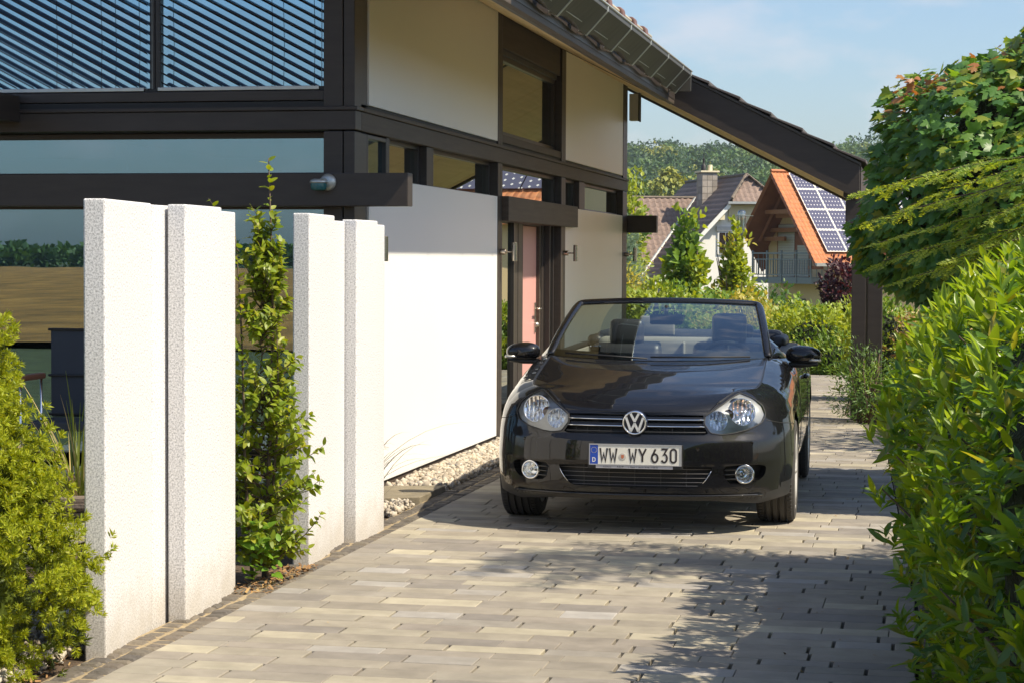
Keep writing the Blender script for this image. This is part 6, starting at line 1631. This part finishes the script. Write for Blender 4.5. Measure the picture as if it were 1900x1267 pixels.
for k, (x, dz) in enumerate(((.365, .045), (-.335, .0))):
    y = 2.30
    se = ib('seat', m_seat, x-.25, x+.25, y-.62, y-.05, .46, .60, .05)
    se['label'] = 'driver seat with the taller headrest' if x > 0 else 'front passenger seat'
    ib('backrest', m_seat, x-.245, x+.245, y-.06, y+.07, .56, 1.015+dz*.3, .055, se, RAD(-14))
    ib('bolster', m_seat, x-.265, x-.17, y-.09, y+.06, .58, .93, .035, se, RAD(-14)); ib('bolster', m_seat, x+.17, x+.265, y-.09, y+.06, .58, .93, .035, se, RAD(-14))
    hr = ib('headrest', m_seat, x-.118, x+.118, y+.055, y+.15, .985+dz*.4, 1.165+dz, .040, se, RAD(-8))
    for q in (-.06, .06): cp(MB().tube([(x+q, y+.09, .95), (x+q, y+.10, 1.03)], .006, 8), 'headrest_post', m_chrome, se, smooth=True)
# rear bench, in grey-beige trim, and the folded top
rb = ib('rear_seat', m_trim, -.62, .62, 3.02, 3.16, .52, 1.02, .05)
for x in (-.31, .0, .31): ib('seat_cushion', m_trim, x-.15 if x else -.012, x+.15 if x else .012, 2.99, 3.03, .56, .99, .02, rb)
for x in (-.36, .36): ib('headrest', m_seat, x-.13, x+.13, 3.08, 3.18, 1.0, 1.115, .04, rb)
ib('wind_deflector', m_trim, -.31, -.06, 2.96, 2.99, 1.03, 1.172, .03)
ft = ib('folded_roof', m_cloth, -.68, .68, 3.30, 3.85, .93, 1.055, .06)
for sgn in (1, -1): ib('roof_bow', m_plast, min(sgn*.60, sgn*.72), max(sgn*.60, sgn*.72), 3.15, 3.75, .93, 1.03, .045, ft)
o = MB(); ys_ = np.linspace(3.70, 4.17, 8)
o.grid([[Vector((x, y, .968-.05*((y-3.7)/.5)**2+.01*(1-(x/.75)**2))) for x in np.linspace(-.76, .76, 13)] for y in ys_]); cp(o, 'boot_lid', m_paint, smooth=True)
# interior mirror and its foot
im = ib('interior_mirror', m_gloss, -.105, .115, 1.70, 1.735, 1.150, 1.217, .02)
cp(MB().tube([(.005, 1.70, 1.20), (.005, 1.74, 1.27)], .014, 8), 'mirror_foot', m_plast, im, smooth=True)
cp(MB().lathe([(.0, .05), (.035, .05), (.030, .0), (.0, .0)], 16, (-.45, 1.66, .955)), 'cup', m_gloss, smooth=False)
cp(MB().lathe([(.030, .05), (.036, .053), (.036, .058), (.030, .058)], 20, (-.45, 1.66, .955)), 'cup_rim', m_chrome, smooth=True)
# ------------------------------------------------------------------ summer haze
hz_ = MB().box(-1500, 1500, -1500, 1500, -4.5, 75)
m_hz = bpy.data.materials.new('haze'); m_hz.use_nodes = True
n, l = m_hz.node_tree.nodes, m_hz.node_tree.links; n.clear()
o_ = n.new('ShaderNodeOutputMaterial'); pv = n.new('ShaderNodeVolumePrincipled')
pv.inputs['Color'].default_value = (.78, .88, 1.0, 1); pv.inputs['Density'].default_value = .00022; pv.inputs['Anisotropy'].default_value = .2
l.new(pv.outputs[0], o_.inputs['Volume'])
tag(hz_.build('haze', m_hz), kind='stuff')
